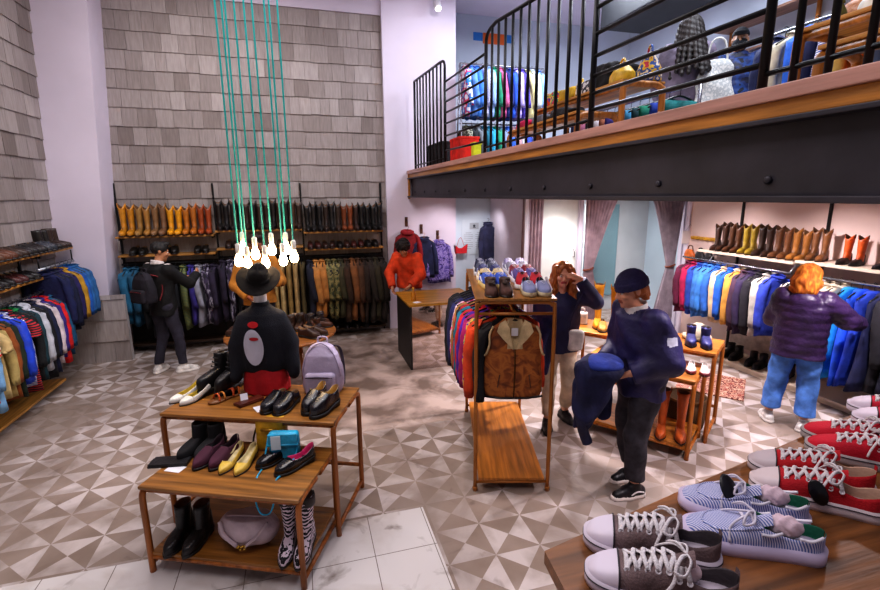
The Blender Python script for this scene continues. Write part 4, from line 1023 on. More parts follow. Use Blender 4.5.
sdf(vest, (-.27, -.1, -.7), (.27, .1, -.03), .0075, lambda p: np.where((np.abs(p[:, 0]) < .058) & (p[:, 2] > -.27) & (p[:, 1] < .0), 1, 0)).build('body_panel', [sued, crm], v)
for s in (-1, 1):
    MB().add([(s*.07, -.03, -.05), (s*.045, -.058, -.10), (s*.012, -.066, -.275), (s*.09, -.068, -.19), (s*.135, -.062, -.135), (s*.115, -.05, -.075)], [(0, 1, 2, 3, 4, 5)], 0, False).add([(s*.07, -.026, -.05), (s*.045, -.052, -.10), (s*.012, -.06, -.275), (s*.09, -.06, -.19), (s*.135, -.054, -.135), (s*.115, -.044, -.075)], [(5, 4, 3, 2, 1, 0)], 0, False).build('lapel', crm, v)
    MB().tube(bez([(s*.16, -.03, -.1), (s*.187, -.045, -.16), (s*.187, -.05, -.23), (s*.205, -.045, -.3), (s*.225, -.02, -.33)], 14), .008, 6).build('armhole_trim', crm, v)
    MB().tube([(s*.11, -.064, -.47), (s*.125, -.062, -.57)], .004, 5).build('pocket', leather('#4a230c'), v)
MB().tube([(0, -.068, -.27), (.002, -.066, -.45), (0, -.058, -.655)], .005, 6).build('zip', metal('#5a3c1e'), v)
MB().tube([(-.22, -.03, -.655), (-.1, -.058, -.66), (.1, -.058, -.66), (.22, -.03, -.655)], .008, 6).build('hem', leather('#1c1410'), v)
MB().box((.0, -.03, -.145), (.05, .003, .06)).build('care_label', flat('#d8d3d6'), v)
o = bpy.data.objects.new('hanger', hanger_mb(.17).mesh('hanger', [HANG_B])); COL.objects.link(o); o.parent = v
MULTI = blotch(['#c02a5a', '#2a9a6a', '#e0b040', '#5a2a9a', '#d84a1a'], 16.)
rk_items = [('jacket', 'black padded jacket', c('#17161c'), .66), ('knit', 'burnt orange jumper', c('#d8481e'), .66), ('shirt', 'multicoloured floral shirt', MULTI, .66), ('knit', 'magenta jumper', c('#b01a6a'), .66), ('jacket', 'purple jacket', c('#5a22a8'), .66), ('hoodie', 'scarlet hooded top', c('#d01e34'), .66),
            ('jacket', 'teal jacket', c('#1a7a9a'), .68), ('jacket', 'red and black jacket', blotch(['#b01e2a', '#1a1a22'], 8), .66), ('jacket', 'tan jacket', c('#b0804a'), .72), ('shirt', 'pink and white patterned shirt', blotch(['#d84a8a', '#e8d0dc', '#b02a6a'], 14), .62), ('jacket', 'indigo jacket', c('#2a2f6a'), .66), ('coat', 'navy coat', c('#1a1e3a'), .74), ('coat', 'black coat', c('#15151b'), .76), ('jacket', 'charcoal jacket', c('#222228'), .72)]
for i, (k, n, m, Lg) in enumerate(rk_items):
    hang(k, m, '%s, %s behind the suede body warmer on the bronze rack' % (n, nth(i)), rk(RW/2-.04-.012*i, .15+i*.086, RH-.085), RA+.34+RN.uniform(-.06, .06), Lg, seed=i % 5, w=.235 if i == 0 else .295, th=.04, group='clothes on the bronze rack')
# shoes on the rack top
ZR = RH+.032
def rkshoe(fn, x, y, **k): return fn(loc=rk(x, y, ZR), rz=RA+PI+k.pop('dr', 0), **k)
br = cloth('#4a2f28', var=.3, bump=.15)
for x, l in ((.115, 'inner'), (.225, 'second')):
    rkshoe(ankle_boot, x, .14, up=br, label='brown suede desert boot, %s of the front pair on the bronze rack' % l, Hs=.115, heel=.012, pt=.0, name='desert_boot', sole='#2a1c16', laces='#3a2620', L=.27)
for x, l in ((.40, 'inner'), (.51, 'outer')):
    rkshoe(trainer, x, .16, up=cloth('#7f84a8', var=.2), label='grey-blue running trainer, %s of the front pair on the bronze rack' % l, sole='#b8a888', accent='#c9cbe0', lace='#c8c8d8')
rows = [('blue and white', '#3a5ab8', '#d8d8e8', '#c9b27a'), ('red and black', '#b02232', '#1a1a22', '#d8d0d0'), ('cream', '#c9b58a', '#e8e2d4', '#e4dcd0'), ('violet', '#5a4a8a', '#c8c0e0', '#d8d4e0'), ('indigo', '#2c3060', '#8a90c0', '#c8c8d8'), ('dark red', '#7a1a2a', '#d8c8c8', '#d8d0d0'),
        ('slate', '#454a5e', '#b8bccc', '#d0d0d8'), ('silver grey', '#8d8a9c', '#dcdce4', '#e0dce4'), ('navy', '#1e2240', '#c0c4d8', '#e0e0e8'), ('lavender grey', '#7a7496', '#d8d4e4', '#d8d4e0')]
k = 0
for ry in range(5):
    for cx_ in (.115, .40):
        n, a, b2_, s_ = rows[k]; k += 1
        for q, w_ in ((0, 'inner'), (.11, 'outer')):
            rkshoe(trainer, cx_+q, 0.44+ry*.215, up=cloth(a, var=.2), label='%s trainer, %s of its pair, row %s on the bronze rack' % (n, w_, ['two', 'three', 'four', 'five', 'six'][ry]), sole=s_, accent=b2_, lace=b2_, dr=RN.uniform(-.2, .2), hc=.06).scale = (1.1, 1.05, 1.2)
card('price_card', 'white price card propped on the outer edge of the bronze rack top', rk(.585, .3, ZR+.05), RA+1.2, .09, .12, tilt=1.1)

# ------------------------------------------------------------------ counter
t = thing('shop_counter', 'counter with amber top, black side panel and mirrored front', 'counter', (1.3, 5.9, 0))
MB().box((.48, .45, .885), (1.0, .92, .03), ch=.004).build('worktop', wood('#b0802e', 'x', rough=.3), t)
MB().box((.01, .45, .435), (.03, .88, .87)).build('side_panel', flat('#1c1a1c', .5), t)
MB().box((.95, .45, .435), (.03, .88, .87)).build('side_panel', flat('#1c1a1c', .5), t)
MB().box((.48, .012, .435), (.92, .012, .87)).build('mirror_front', M('#c9bcb8', rough=.04, metal=.95, var=.02, bump=0), t)
t = thing('glue_bottle', 'small amber bottle with a cap on the counter corner', 'bottle', (1.40, 6.15, .9))
MB().lathe([(0, 0), (.03, 0), (.032, .01), (.032, .1), (.014, .13), (.012, .15)], 16).build('bottle_body', M('#b8761c', rough=.2, var=.1, bump=0), t)
MB().lathe([(.015, .148), (.015, .18), (0, .182)], 12).build('cap', flat('#c9922e'), t)
card('price_card', 'white card lying on the counter beside the amber bottle', (1.42, 6.02, .902), .5, .1, .08)

# stool behind the bronze rack / beside the counter
def stool(loc, rz, label):
    t = thing('wooden_stool', label, 'stool', loc, rz)
    sdf(lambda P: s_box(P, (0, 0, .5), (.2, .18, .045), .04), (-.25, -.25, .42), (.25, .25, .58), .01).build('cushion', cloth('#1d1b22'), t)
    for x in (-.16, .16):
        for y in (-.14, .14): MB().tube([(x*1.1, y*1.1, 0), (x, y, .46)], .014, 8).build('leg', FRAME, t)
    for y in (-.15, .15): MB().tube([(-.17, y, .18), (.17, y, .18)], .01, 6).build('rail', FRAME, t)
    return t
stool((2.55, 6.9, 0), .3, 'wooden stool with black cushion beside the counter')

# round table behind the mannequin
t = thing('round_table', 'round wooden table covered with boots behind the mannequin', 'table', (-.3, 5.62, 0))
MB().lathe([(0, .72), (.6, .72), (.62, .73), (.62, .75), (.6, .757), (0, .757)], 48).build('tabletop', TWOODB, t)
for k in range(4): MB().tube([(.42*math.cos(k*PI/2+.6), .42*math.sin(k*PI/2+.6), 0), (.36*math.cos(k*PI/2+.6), .36*math.sin(k*PI/2+.6), .72)], .022, 8).build('leg', FRAME, t)
rt = [('cognac', '#7a3a18'), ('cognac', '#733617'), ('dark brown', '#33201a'), ('dark brown', '#382219'), ('brown', '#4a2d1e'), ('brown', '#4f3020'), ('black', '#1a1518'), ('black', '#1d181b'), ('tan', '#8a5228'), ('tan', '#84502a'), ('dark brown', '#3b261c'), ('dark brown', '#3a251d')]
for i, (n, h_) in enumerate(rt):
    a = -1.75+(i//2)*.92+(i % 2)*.24; r = .46 if i < 12 else .2
    o = ankle_boot(leather(h_), '%s leather boot, %s around the round table' % (n, nth(i)), (-.3+r*math.cos(a), 5.62+r*math.sin(a), .758), a-PI/2+.2, Hs=.13, heel=.018, pt=.1, name='leather_boot', laces='#2a1c16') if i % 4 == 0 else low_shoe(leather(h_), '%s leather shoe, %s around the round table' % (n, nth(i)), (-.3+r*math.cos(a), 5.62+r*math.sin(a), .758), a-PI/2+.2, laces='#241811')
    o['group'] = 'boots on the round table'
for i in range(4):
    o = ankle_boot(leather('#3a2418' if i < 2 else '#21191a'), '%s boot standing in the middle of the round table, %s' % ('brown' if i < 2 else 'black', nth(i)), (-.2+.11*i, 5.62+.06*(i % 2), .758), PI-.3, Hs=.17, heel=.018, pt=.1, name='leather_boot', laces='#2a1c16')
    o['group'] = 'boots on the round table'

# ------------------------------------------------------------------ nested tables under the mezzanine
e1 = Vector((.585, -.811)); e2 = Vector((.811, .585)); O2 = Vector((2.56, 3.83)); RR = R(-54.2)
LW = wood('#b8742c', 'x', rough=.35); LF = wood('#b46a24', 'z', rough=.38)
tube_table('display_table', 'lower honey wood display table with bottom shelf, behind the man in the beanie', 'table', .967, .5, .74, (O2.x, O2.y, 0), RR, LW, LF, shelf=.12, r=.019)
h0 = O2+e2*.43-e1*.37
tube_table('display_table', 'higher honey wood display table with yellow boots, behind the lower one', 'table', 1.41, .5, .88, (h0.x, h0.y, 0), RR, LW, LF, r=.019, brace=.18)
ZA, ZB, ZC = .881, .741, .131
yl = cloth('#c98a16', var=.2, bump=.15)
place(cowboy_boot, (3.12, 4.45), (2.95, 4.22), ZA, up=yl, label='tall mustard suede boot, inner one on the higher honey table', Hs=.46, scal=.0, heel=.03)
place(cowboy_boot, (3.25, 4.34), (3.08, 4.11), ZA, up=yl, label='tall mustard suede boot, nearer the man in the beanie', Hs=.44, scal=.0, heel=.03)
place(ankle_boot, (3.60, 3.62), (3.46, 3.46), ZA, up=leather('#3a3d78', rough=.35), label='indigo leather ankle boot, inner one at the end of the honey table', Hs=.17, heel=.045, pt=.5)
place(ankle_boot, (3.67, 3.52), (3.54, 3.35), ZA, up=leather('#3a3d78', rough=.35), label='indigo leather ankle boot, outer one at the end of the honey table', Hs=.17, heel=.045, pt=.5)
t = thing('cap', 'cream knitted cap lying behind the indigo boots', 'hat', (3.72, 3.66, ZA), .4)
sdf(lambda P: np.maximum(s_ell(P, (0, 0, .0), (.13, .1, .16)), -P[:, 2])+fold(P, .006, 30), (-.16, -.13, -.01), (.16, .13, .2), .01).build('crown', cloth('#cdbfa6', bs=90.), t)
MB().lathe([(.125, 0), (.135, .015), (.13, .035), (.12, .04)], 24).build('rim', cloth('#c2b294'), t)
t = soft_bag('handbag', 'boxy white handbag at the end of the higher honey table', (2.92, 4.5, ZA), R(-40), lambda P: s_box(P, (0, 0, .07), (.085, .04, .068), .015), (-.12, -.07, -.01), (.12, .07, .16), .008, leather('#d8d2c8', var=.06))
MB().tube(bez([(-.05, 0, .135), (-.04, 0, .18), (.04, 0, .18), (.05, 0, .135)], 12), .006, 6).build('handle', leather('#c8c0b4'), t); MB().box((0, -.042, .1), (.15, .01, .05), ch=.003).build('flap', leather('#cfc8be'), t)
for i, (x, y) in enumerate(((3.02, 4.2), (3.1, 4.1))):
    place(low_shoe, (x+.08, y+.14), (x-.08, y-.10), ZA, up=leather('#b9863c'), label='tan low shoe, %s one between the mustard boots and the man' % ('inner', 'outer')[i], heel=.012)
fl_ = [leather('#b8484a', var=.1), leather('#d8ccc8', var=.06)]
for a, b, l in (((3.38, 3.35), (3.20, 3.17), 'white ballet flat with dark red toe, inner one on the lower honey table'), ((3.45, 3.27), (3.27, 3.09), 'white ballet flat with dark red toe, outer one on the lower honey table')):
    t = place(pump, a, b, ZB, up=fl_[1], label=l, heel=.012, pt=.2, lining='#e0d8d4', hi=.045, name='ballet_flat')
    upper_mb(.26, .041, .028, .0, hi=.042, ht=.028, pt=.2, lift=lambda s: .006, t0=.74, grow=.003).build('toe_cap', leather('#7a2430'), t)
for a, b, l in (((2.90, 3.86), (2.70, 3.74), 'dusty pink lace-up shoe, inner one at the far end of the lower table'), ((2.95, 3.76), (2.75, 3.63), 'dusty pink lace-up shoe, outer one beside the navy coat')):
    place(low_shoe, a, b, ZB, up=leather('#b06a84'), label=l, laces='#d8b8c4', heel=.015)
for a, b, l in (((3.14, 3.38), (2.98, 3.22), 'tall burnt orange leather boot on the bottom honey shelf, inner one'), ((3.24, 3.27), (3.10, 3.10), 'tall burnt orange leather boot on the bottom honey shelf, by the table leg')):
    place(cowboy_boot, a, b, ZC, up=leather('#b5531c', var=.2), label=l, Hs=.42, scal=.0, heel=.03)
place(cowboy_boot, (3.02, 3.50), (2.88, 3.34), ZC, up=leather('#5a2a33'), label='plum leather boot on the bottom honey shelf behind the man', Hs=.36, scal=.0)
t = thing('wicker_basket', 'round brown wicker basket on the floor under the higher honey table', 'basket', (3.57, 3.56, 0))
t.scale = (.9, .9, .95)
wk = stripes('#6a4a28', '#3a2614', 'z', 120, .5, noise=2.)
MB().lathe([(0, .01), (.17, .01), (.19, .04), (.21, .2), (.205, .34), (.19, .34), (.19, .1), (0, .06)], 28).build('basket_body', wk, t)
MB().tube([(.207*math.cos(2*PI*k/24), .207*math.sin(2*PI*k/24), .345) for k in range(25)], .014, 6).build('rim', M('#7a5630', rough=.7), t)
# rug
m = blotch(['#8a3a34', '#b98a74', '#6a2a2c', '#c9a890', '#94504a'], 16., .95)
tag(MB().box((4.72, 4.35, .006), (.7, .75, .012), rz=R(-50)).build('rug', m), 'small faded red patterned rug in front of the low boot ledge', 'rug')

# ------------------------------------------------------------------ front table with canvas shoes (on the raised entrance step)
struct('floor_step', MB().box((1.7, -.45, .33), (2.7, 2.3, .66)), M('#b8b0ac', rough=.7))
ZT = 1.44
t = thing('shoe_table', 'brown wooden table in front covered with pairs of canvas shoes', 'table', (0, 0, 0))
FT = wood('#7e5029', 'x', rough=.5, var=.4)
MB().poly([(.50, .70), (.525, .905), (2.6, 1.335), (3.1, .9), (2.7, -.1), (.62, -.1)], ZT-.035, ZT, 0).build('tabletop', FT, t)
MB().tube(bez([(.56, .02, .66), (.555, .4, 1.15), (.545, .6, 1.32), (.545, .78, 1.35), (.545, .83, 1.2), (.55, .84, .66)], 40), .02, 10).build('leg', FRAME, t)
for x, y in ((2.5, 1.2), (2.6, 0), (.7, 0)): MB().tube([(x, y, .66), (x, y, ZT-.03)], .02, 10).build('leg', FRAME, t)
MB().tube([(.56, .84, ZT-.075), (2.5, 1.23, ZT-.075)], .014, 8).build('rail', FRAME, t)

def canvas_shoe(label, heel, toe, canvas, foxing='#d2c8d6', cap=True, laces='#d8d2d6', eyelet='#e4dfe4', line='#26222c', collar=None, n_eye=6, L=.30, sole2=None, tongue=None, tag_disc=True, bow=0, z=ZT):
    t = thing('canvas_shoe', label, 'shoe', ((heel[0]+toe[0])/2, (heel[1]+toe[1])/2, z), face(heel, toe))
    W, hw, tt = .050, .037, .44
    fx = flat(foxing, .55); cv = canvas if not isinstance(canvas, str) else cloth(canvas, vs=12., bs=220., bump=.25, var=.15)
    lf = lambda s: .022
    hc, hm, hi, ht = .078, .058, .090, .040
    upper_mb(L, W, hw, tt, hc, hm, hi, ht, 0, lf, 40).build('upper', [cv, cloth(collar or '#3a3338')], t)
    sole_mb(L, W, hw, 0, 0, .033, .005, 40).build('sole', fx, t)
    if line:
        ln = MB(); pts = []
        for s in (1, -1):
            q = []
            for i in range(41):
                u = .5-.5*math.cos(PI*i/40); w_ = half_w(u, W, hw, 0)+.0058
                q.append((s*w_, (u-.5)*L*(1+.01/L), .026))
            pts += q if s == 1 else q[::-1]
        ln.tube(pts, .0016, 4); ln.build('sole_stripe', flat(line), t)
    if cap:
        upper_mb(L, W, hw, tt, hc, hm, hi, ht, 0, lf, 18, t0=.785, grow=.0022).build('toe_cap', fx, t)
        b = MB(); w_ = half_w(.785, W, hw, 0)+.003; yc = .285*L; zc = ht+(hi-ht)*(1-((.785-tt)/(1-tt))**1.25)+.004
        b.tube(bez([(-w_, yc, .03), (-w_*.97, yc, .022+(zc-.022)*.55), (-w_*.7, yc, .022+(zc-.022)*.93), (-w_*.3, yc, zc-.001), (0, yc, zc), (w_*.3, yc, zc-.001), (w_*.7, yc, .022+(zc-.022)*.93), (w_*.97, yc, .022+(zc-.022)*.55), (w_, yc, .03)], 24), .0017, 5); b.build('cap_stitch', flat(line or '#8a8088'), t)
    # tongue
    tg = MB(); tl = cv if tongue is None else tongue
    tg.grid(lambda u, v: (((u-.5)*.056)*(1-.2*v), (tt-.5)*L+.03-.075*v, hi-.008+.036*v-.028*(2*u-1)**2*(1-.3*v)), 6, 6).build('tongue', tl, t)
    def top(y):                                 # vamp height at y
        u = y/L+.5; u2 = (u-tt)/(1-tt); return ht+(hi-ht)*(1-max(0, u2)**1.25) if u2 >= 0 else hi+.0
    la = MB(); ey = MB(); y0 = (tt-.5)*L-.034; dy = .122/(n_eye-1)
    E_ = []
    for i in range(n_eye):
        y = y0+i*dy; xx = .0335-.0014*i; zz = (top(y)*.80+.012) if y > (tt-.5)*L else hi-.022
        E_.append((xx, y, zz))
        for s in (-1, 1):
            n_ = Vector((s*.85, .05, .55)).normalized(); M4 = n_.to_track_quat('Z', 'Y').to_matrix().to_4x4()
            ey.lathe([(.0028, .0005), (.003, .0024), (.0062, .0026), (.0066, 0.)], 10, 0, (s*(xx+.0035), y, zz), M4)
    ey.build('eyelets', flat(eyelet, .3), t)
    for i, (xx, y, zz) in enumerate(E_):
        zt = top(y)+.006
        if i < n_eye-1:
            x2, y2, z2 = E_[i+1]
            for s in (-1, 1):
                la.tube(bez([(s*(x2+.004), y2, z2+.002), (s*x2*.72, y2-.004, (z2+top(y2))/2+.006), (s*.004, (y+y2)/2-.002, (top(y)+top(y2))/2+.0085+(.0015*s)), (-s*xx*.72, y+.004, (zz+zt)/2+.006), (-s*(xx+.003), y, zz+.003)], 16), .0054, 6, flatten=.5)
        else:
            la.tube(bez([(-xx-.003, y, zz), (-xx*.6, y, zt-.003), (0, y, zt+.004), (xx*.6, y, zt-.003), (xx+.003, y, zz)], 14), .0054, 6, flatten=.5)
    # bow and loose ends near the throat
    bx, by, bz_ = 0, y0+.002, hi+.016
    for s in (-1, 1):
        la.tube(bez([(0, by, bz_), (s*.022, by+.016, bz_+.010), (s*.047, by+.03, bz_-.008), (s*.05, by+.012, bz_-.012), (s*.026, by-.002, bz_+.004), (0, by, bz_+.002)], 24), .004, 6, flatten=.6)
        la.tube(bez([(0, by, bz_+.002), (s*.028, by+.022, bz_+.002), (s*.052, by+.042+.01*bow*s, bz_-.03), (s*.06, by+.05, bz_-.058)], 14), .0038, 6, flatten=.6)
    la.lathe([(0, -.006), (.008, 0), (0, .006)], 8, 0, (bx, by, bz_)); la.build('laces', cloth(laces, var=.06, bs=200.), t)
    # heel strip
    MB().grid(lambda u, v: (-(hw*.36)+u*hw*.72, -L/2-.002+.004*(2*u-1)**2+.002*v, .03+.062*v), 4, 4).build('heel_strip', cv, t)
    if tag_disc:
        d = MB(); M4 = Matrix.Rotation(R(-82), 4, 'Y') @ Matrix.Rotation(R(25), 4, 'Z')
        d.lathe([(0, -.004), (.017, -.003), (.019, 0), (.017, .003), (.005, .006), (0, .007)], 20, 0, (0, 0, 0), Matrix.Translation((tag_disc if not isinstance(tag_disc, bool) else .052, .0, .06)) @ M4 @ Matrix.Diagonal((1.9, 1.1, 1, 1)))
        d.build('security_tag', flat('#121218', .3), t)
    return t
def paper(t, col='#d8c0c6', y=-.03):
    sdf(lambda P: s_ell(P, (0, y-.012, .068), (.026, .04, .026))+.004*np.abs(np.sin(P[:, 0]*120+P[:, 1]*90))-.004*np.abs(np.sin(P[:, 1]*130-P[:, 2]*150)), (-.05, y-.08, .04), (.05, y+.08, .14), .0045).build('paper_stuffing', M(col, rough=.9, var=.08, bump=.2), t)
gb = cloth('#705d5e', var=.25, vs=20., bs=200., bump=.3)
paper(canvas_shoe('grey-brown canvas shoe with white toe cap, the one nearest the table corner', (.833, .638), (.572, .806), gb, tag_disc=False, bow=1, n_eye=7))
canvas_shoe('grey-brown canvas shoe with white toe cap, behind its pair', (.893, .743), (.640, .912), gb, tag_disc=False, n_eye=7)
def boat_shoe(label, heel, toe, tagd=False):
    L, W, hw, tt = .30, .050, .038, .47
    t = thing('boat_shoe', label, 'shoe', ((heel[0]+toe[0])/2, (heel[1]+toe[1])/2, ZT), face(heel, toe))
    ss = stripes('#5d6fb0', '#d4d2e6', 'x', 210, .48, rot=(0, 0, R(50)))
    lf = lambda s: .022; hc, hm, hi, ht = .070, .056, .078, .040
    upper_mb(L, W, hw, tt, hc, hm, hi, ht, 0, lf, 40).build('upper', [ss, cloth('#0e5a44')], t)
    sole_mb(L, W, hw, 0, 0, .034, .006, 40).build('sole', flat('#cbbfdc', .5), t)
    pl = MB()                                        # apron seam
    pl.tube(bez([(-.034, -.012, .076), (-.039, .04, .064), (-.034, .09, .055), (0, .112, .052), (.034, .09, .055), (.039, .04, .064), (.034, -.012, .076)], 40), .0026, 6); pl.build('apron_seam', ss, t)
    for s in (-1, 1):
        for a, b in ((-.135, -.085), (-.05, -.005)):
            MB().tube(bez([(s*(half_w(a/L+.5, W, hw, 0)*.9+.002), a, .073), (s*(half_w((a+b)/2/L+.5, W, hw, 0)*.92+.003), (a+b)/2, .064), (s*(half_w(b/L+.5, W, hw, 0)*.92+.003), b, .066)], 10), .0045, 6, flatten=.7).build('side_lace', cloth('#dcd8e6'), t)
    la = MB(); y = .0; z = .09
    for k in range(2): la.tube(bez([(-.026, y+.004+k*.018, z-.016-k*.008), (0, y+.008+k*.018, z+.0-k*.008), (.026, y+.004+k*.018, z-.016-k*.008)], 10), .004, 6)
    for s in (-1, 1):
        la.tube(bez([(0, y, z+.003), (s*.02, y+.02, z+.012), (s*.042, y+.034, z-.008), (s*.036, y+.01, z-.002), (0, y, z+.005)], 20), .003, 6)
        la.tube(bez([(0, y, z+.004), (s*.02, y+.04, z-.012), (s*.036, y+.06, z-.028), (s*.056, y+.062, z-.05)], 14), .003, 6)
    la.build('laces', cloth('#d9d4e4'), t)
    MB().grid(lambda u, v: ((u-.5)*.04, .004-.04*v, 0.078+.016*v-.016*(2*u-1)**2), 6, 6).build('tongue', ss, t)
    paper(t, '#dcc4d0', -.055)
    if tagd:
        d = MB(); d.lathe([(0, -.004), (.017, -.003), (.019, 0), (.017, .003), (.005, .006), (0, .007)], 20, 0, (0, 0, 0), Matrix.Translation((-.018, .04, .080)) @ Matrix.Rotation(R(25), 4, 'Z') @ Matrix.Rotation(R(-48), 4, 'Y') @ Matrix.Diagonal((2.1, 1.25, 1, 1))); d.build('security_tag', flat('#15151d', .3), t)
    return t
boat_shoe('blue and white striped boat shoe, the nearer one beside the grey-brown pair', (1.152, .695), (.895, .858))
boat_shoe('blue and white striped boat shoe with a black tag, behind its pair', (1.235, .79), (.975, .962), True)
rd = cloth('#b81424', var=.18, vs=14., bs=220., bump=.25)
canvas_shoe('red canvas shoe with white toe cap and black tag, nearest of the red ones', (1.45, .745), (1.247, .977), rd, foxing='#d6c8cc', tag_disc=-.057, collar='#a98a78')
canvas_shoe('red canvas shoe with white toe cap, behind the nearest red one', (1.535, .83), (1.335, 1.052), rd, foxing='#c2b6bc', tag_disc=False, collar='#a98a78')
rp = cloth('#c01230', var=.15, vs=14., bs=220., bump=.2)
canvas_shoe('plain red canvas plimsoll with long white laces, nearer one', (1.79, .845), (1.618, 1.078), rp, foxing='#a9a0a2', cap=False, tag_disc=False)
canvas_shoe('plain red canvas plimsoll with long white laces, farther one', (1.87, .92), (1.70, 1.15), rp, foxing='#a39a9c', cap=False, tag_disc=False)
canvas_shoe('pinkish red canvas shoe with white toe cap at the far end of the table', (2.16, .94), (1.99, 1.18), cloth('#c01a3a', var=.15), foxing='#d8ccdc', tag_disc=False)
canvas_shoe('pinkish red canvas shoe with white toe cap, outermost at the table edge', (2.25, 1.02), (2.09, 1.26), cloth('#c01a3a', var=.15), foxing='#d8ccdc', tag_disc=False)
# ------------------------------------------------------------------ people (local: facing -Y, person's left is +X, feet on z=0, 1.75 m tall)
J0 = dict(pel=(0, 0, .95), chest=(0, .0, 1.27), neck=(0, .01, 1.46), head=(0, -.015, 1.63),
          lSh=(.175, .01, 1.41), lEl=(.235, .03, 1.13), lWr=(.24, -.06, .90), rSh=(-.175, .01, 1.41), rEl=(-.235, .03, 1.13), rWr=(-.24, -.06, .90),
          lHip=(.09, 0, .90), lKn=(.10, -.02, .50), lAn=(.10, .02, .09), rHip=(-.09, 0, .90), rKn=(-.10, -.02, .50), rAn=(-.10, .02, .09))
def facing(fx, fy): return math.atan2(fx, -fy)
def nrm(v): v = V3(v); return v/np.linalg.norm(v)
def hand_sdf(P, w, d, n, s, curl=.6):
    """w wrist, d finger direction, n palm normal, s direction of the thumb side"""
    w, d, n, s = V3(w), nrm(d), nrm(n), nrm(s); ds = []
    for o in (-.027, -.009, .009, .027): ds.append(s_cap(P, w+d*.005+s*o*.55, w+d*.085+s*o, .015, .0125))
    palm = smins(ds, .014); fs = []
    for o, l, e in ((-.029, .058, .15), (-.010, .072, .05), (.010, .078, 0), (.029, .068, -.05)):
        b = w+d*.085+s*o; c1 = curl*.55+e; c2 = curl*1.35+e
        m = b+(d*math.cos(c1)+n*math.sin(c1))*l*.52; t = m+(d*math.cos(c2)+n*math.sin(c2))*l*.5
        fs.append(np.minimum(s_cap(P, b, m, .0098, .0088), s_cap(P, m, t, .0088, .0074)))
    b = w+d*.028+s*.026; m = b+nrm(d*.65+s*.75+n*.25)*.042; t = m+nrm(d*.9+s*.25+n*.35*max(.3, curl))*.034
    th = np.minimum(s_cap(P, b, m, .014, .0105), s_cap(P, m, t, .0105, .0085))
    r = palm
    for f in fs: r = smin(r, f, .006)
    return smin(r, th, .01)
def head_sdf(P, c, Rh, k=1.):
    q = (P-V3(c))@Rh/k
    d = smins([s_ell(q, (0, .012, .035), (.074, .094, .085)), s_ell(q, (0, -.030, -.025), (.060, .066, .085)), s_ell(q, (0, -.048, -.078), (.040, .042, .038))], .022)
    d = smin(d, s_cap(q, (-.028, -.084, .025), (.028, -.084, .025), .012), .012)
    for s in (-1, 1):
        d = -smin(-d, s_ell(q, (s*.031, -.104, .004), (.019, .014, .012)), .012)
        d = smin(d, s_ell(q, (s*.040, -.072, -.022), (.022, .022, .02)), .015)
    d = smin(d, s_cap(q, (0, -.092, .012), (0, -.114, -.022), .0075, .0125), .008)
    for s in (-1, 1): d = smin(d, s_ell(q, (s*.011, -.103, -.027), (.009, .009, .007)), .006)
    d = smin(d, s_ell(q, (0, -.093, -.051), (.024, .011, .0058)), .005); d = smin(d, s_ell(q, (0, -.090, -.0625), (.021, .0115, .0062)), .005)
    d = smin(d, s_ell(q, (0, -.080, -.098), (.02, .016, .016)), .012)
    for s in (-1, 1): d = smin(d, s_ell(q, (s*.077, .014, -.002), (.010, .021, .031)), .006)
    return d*k
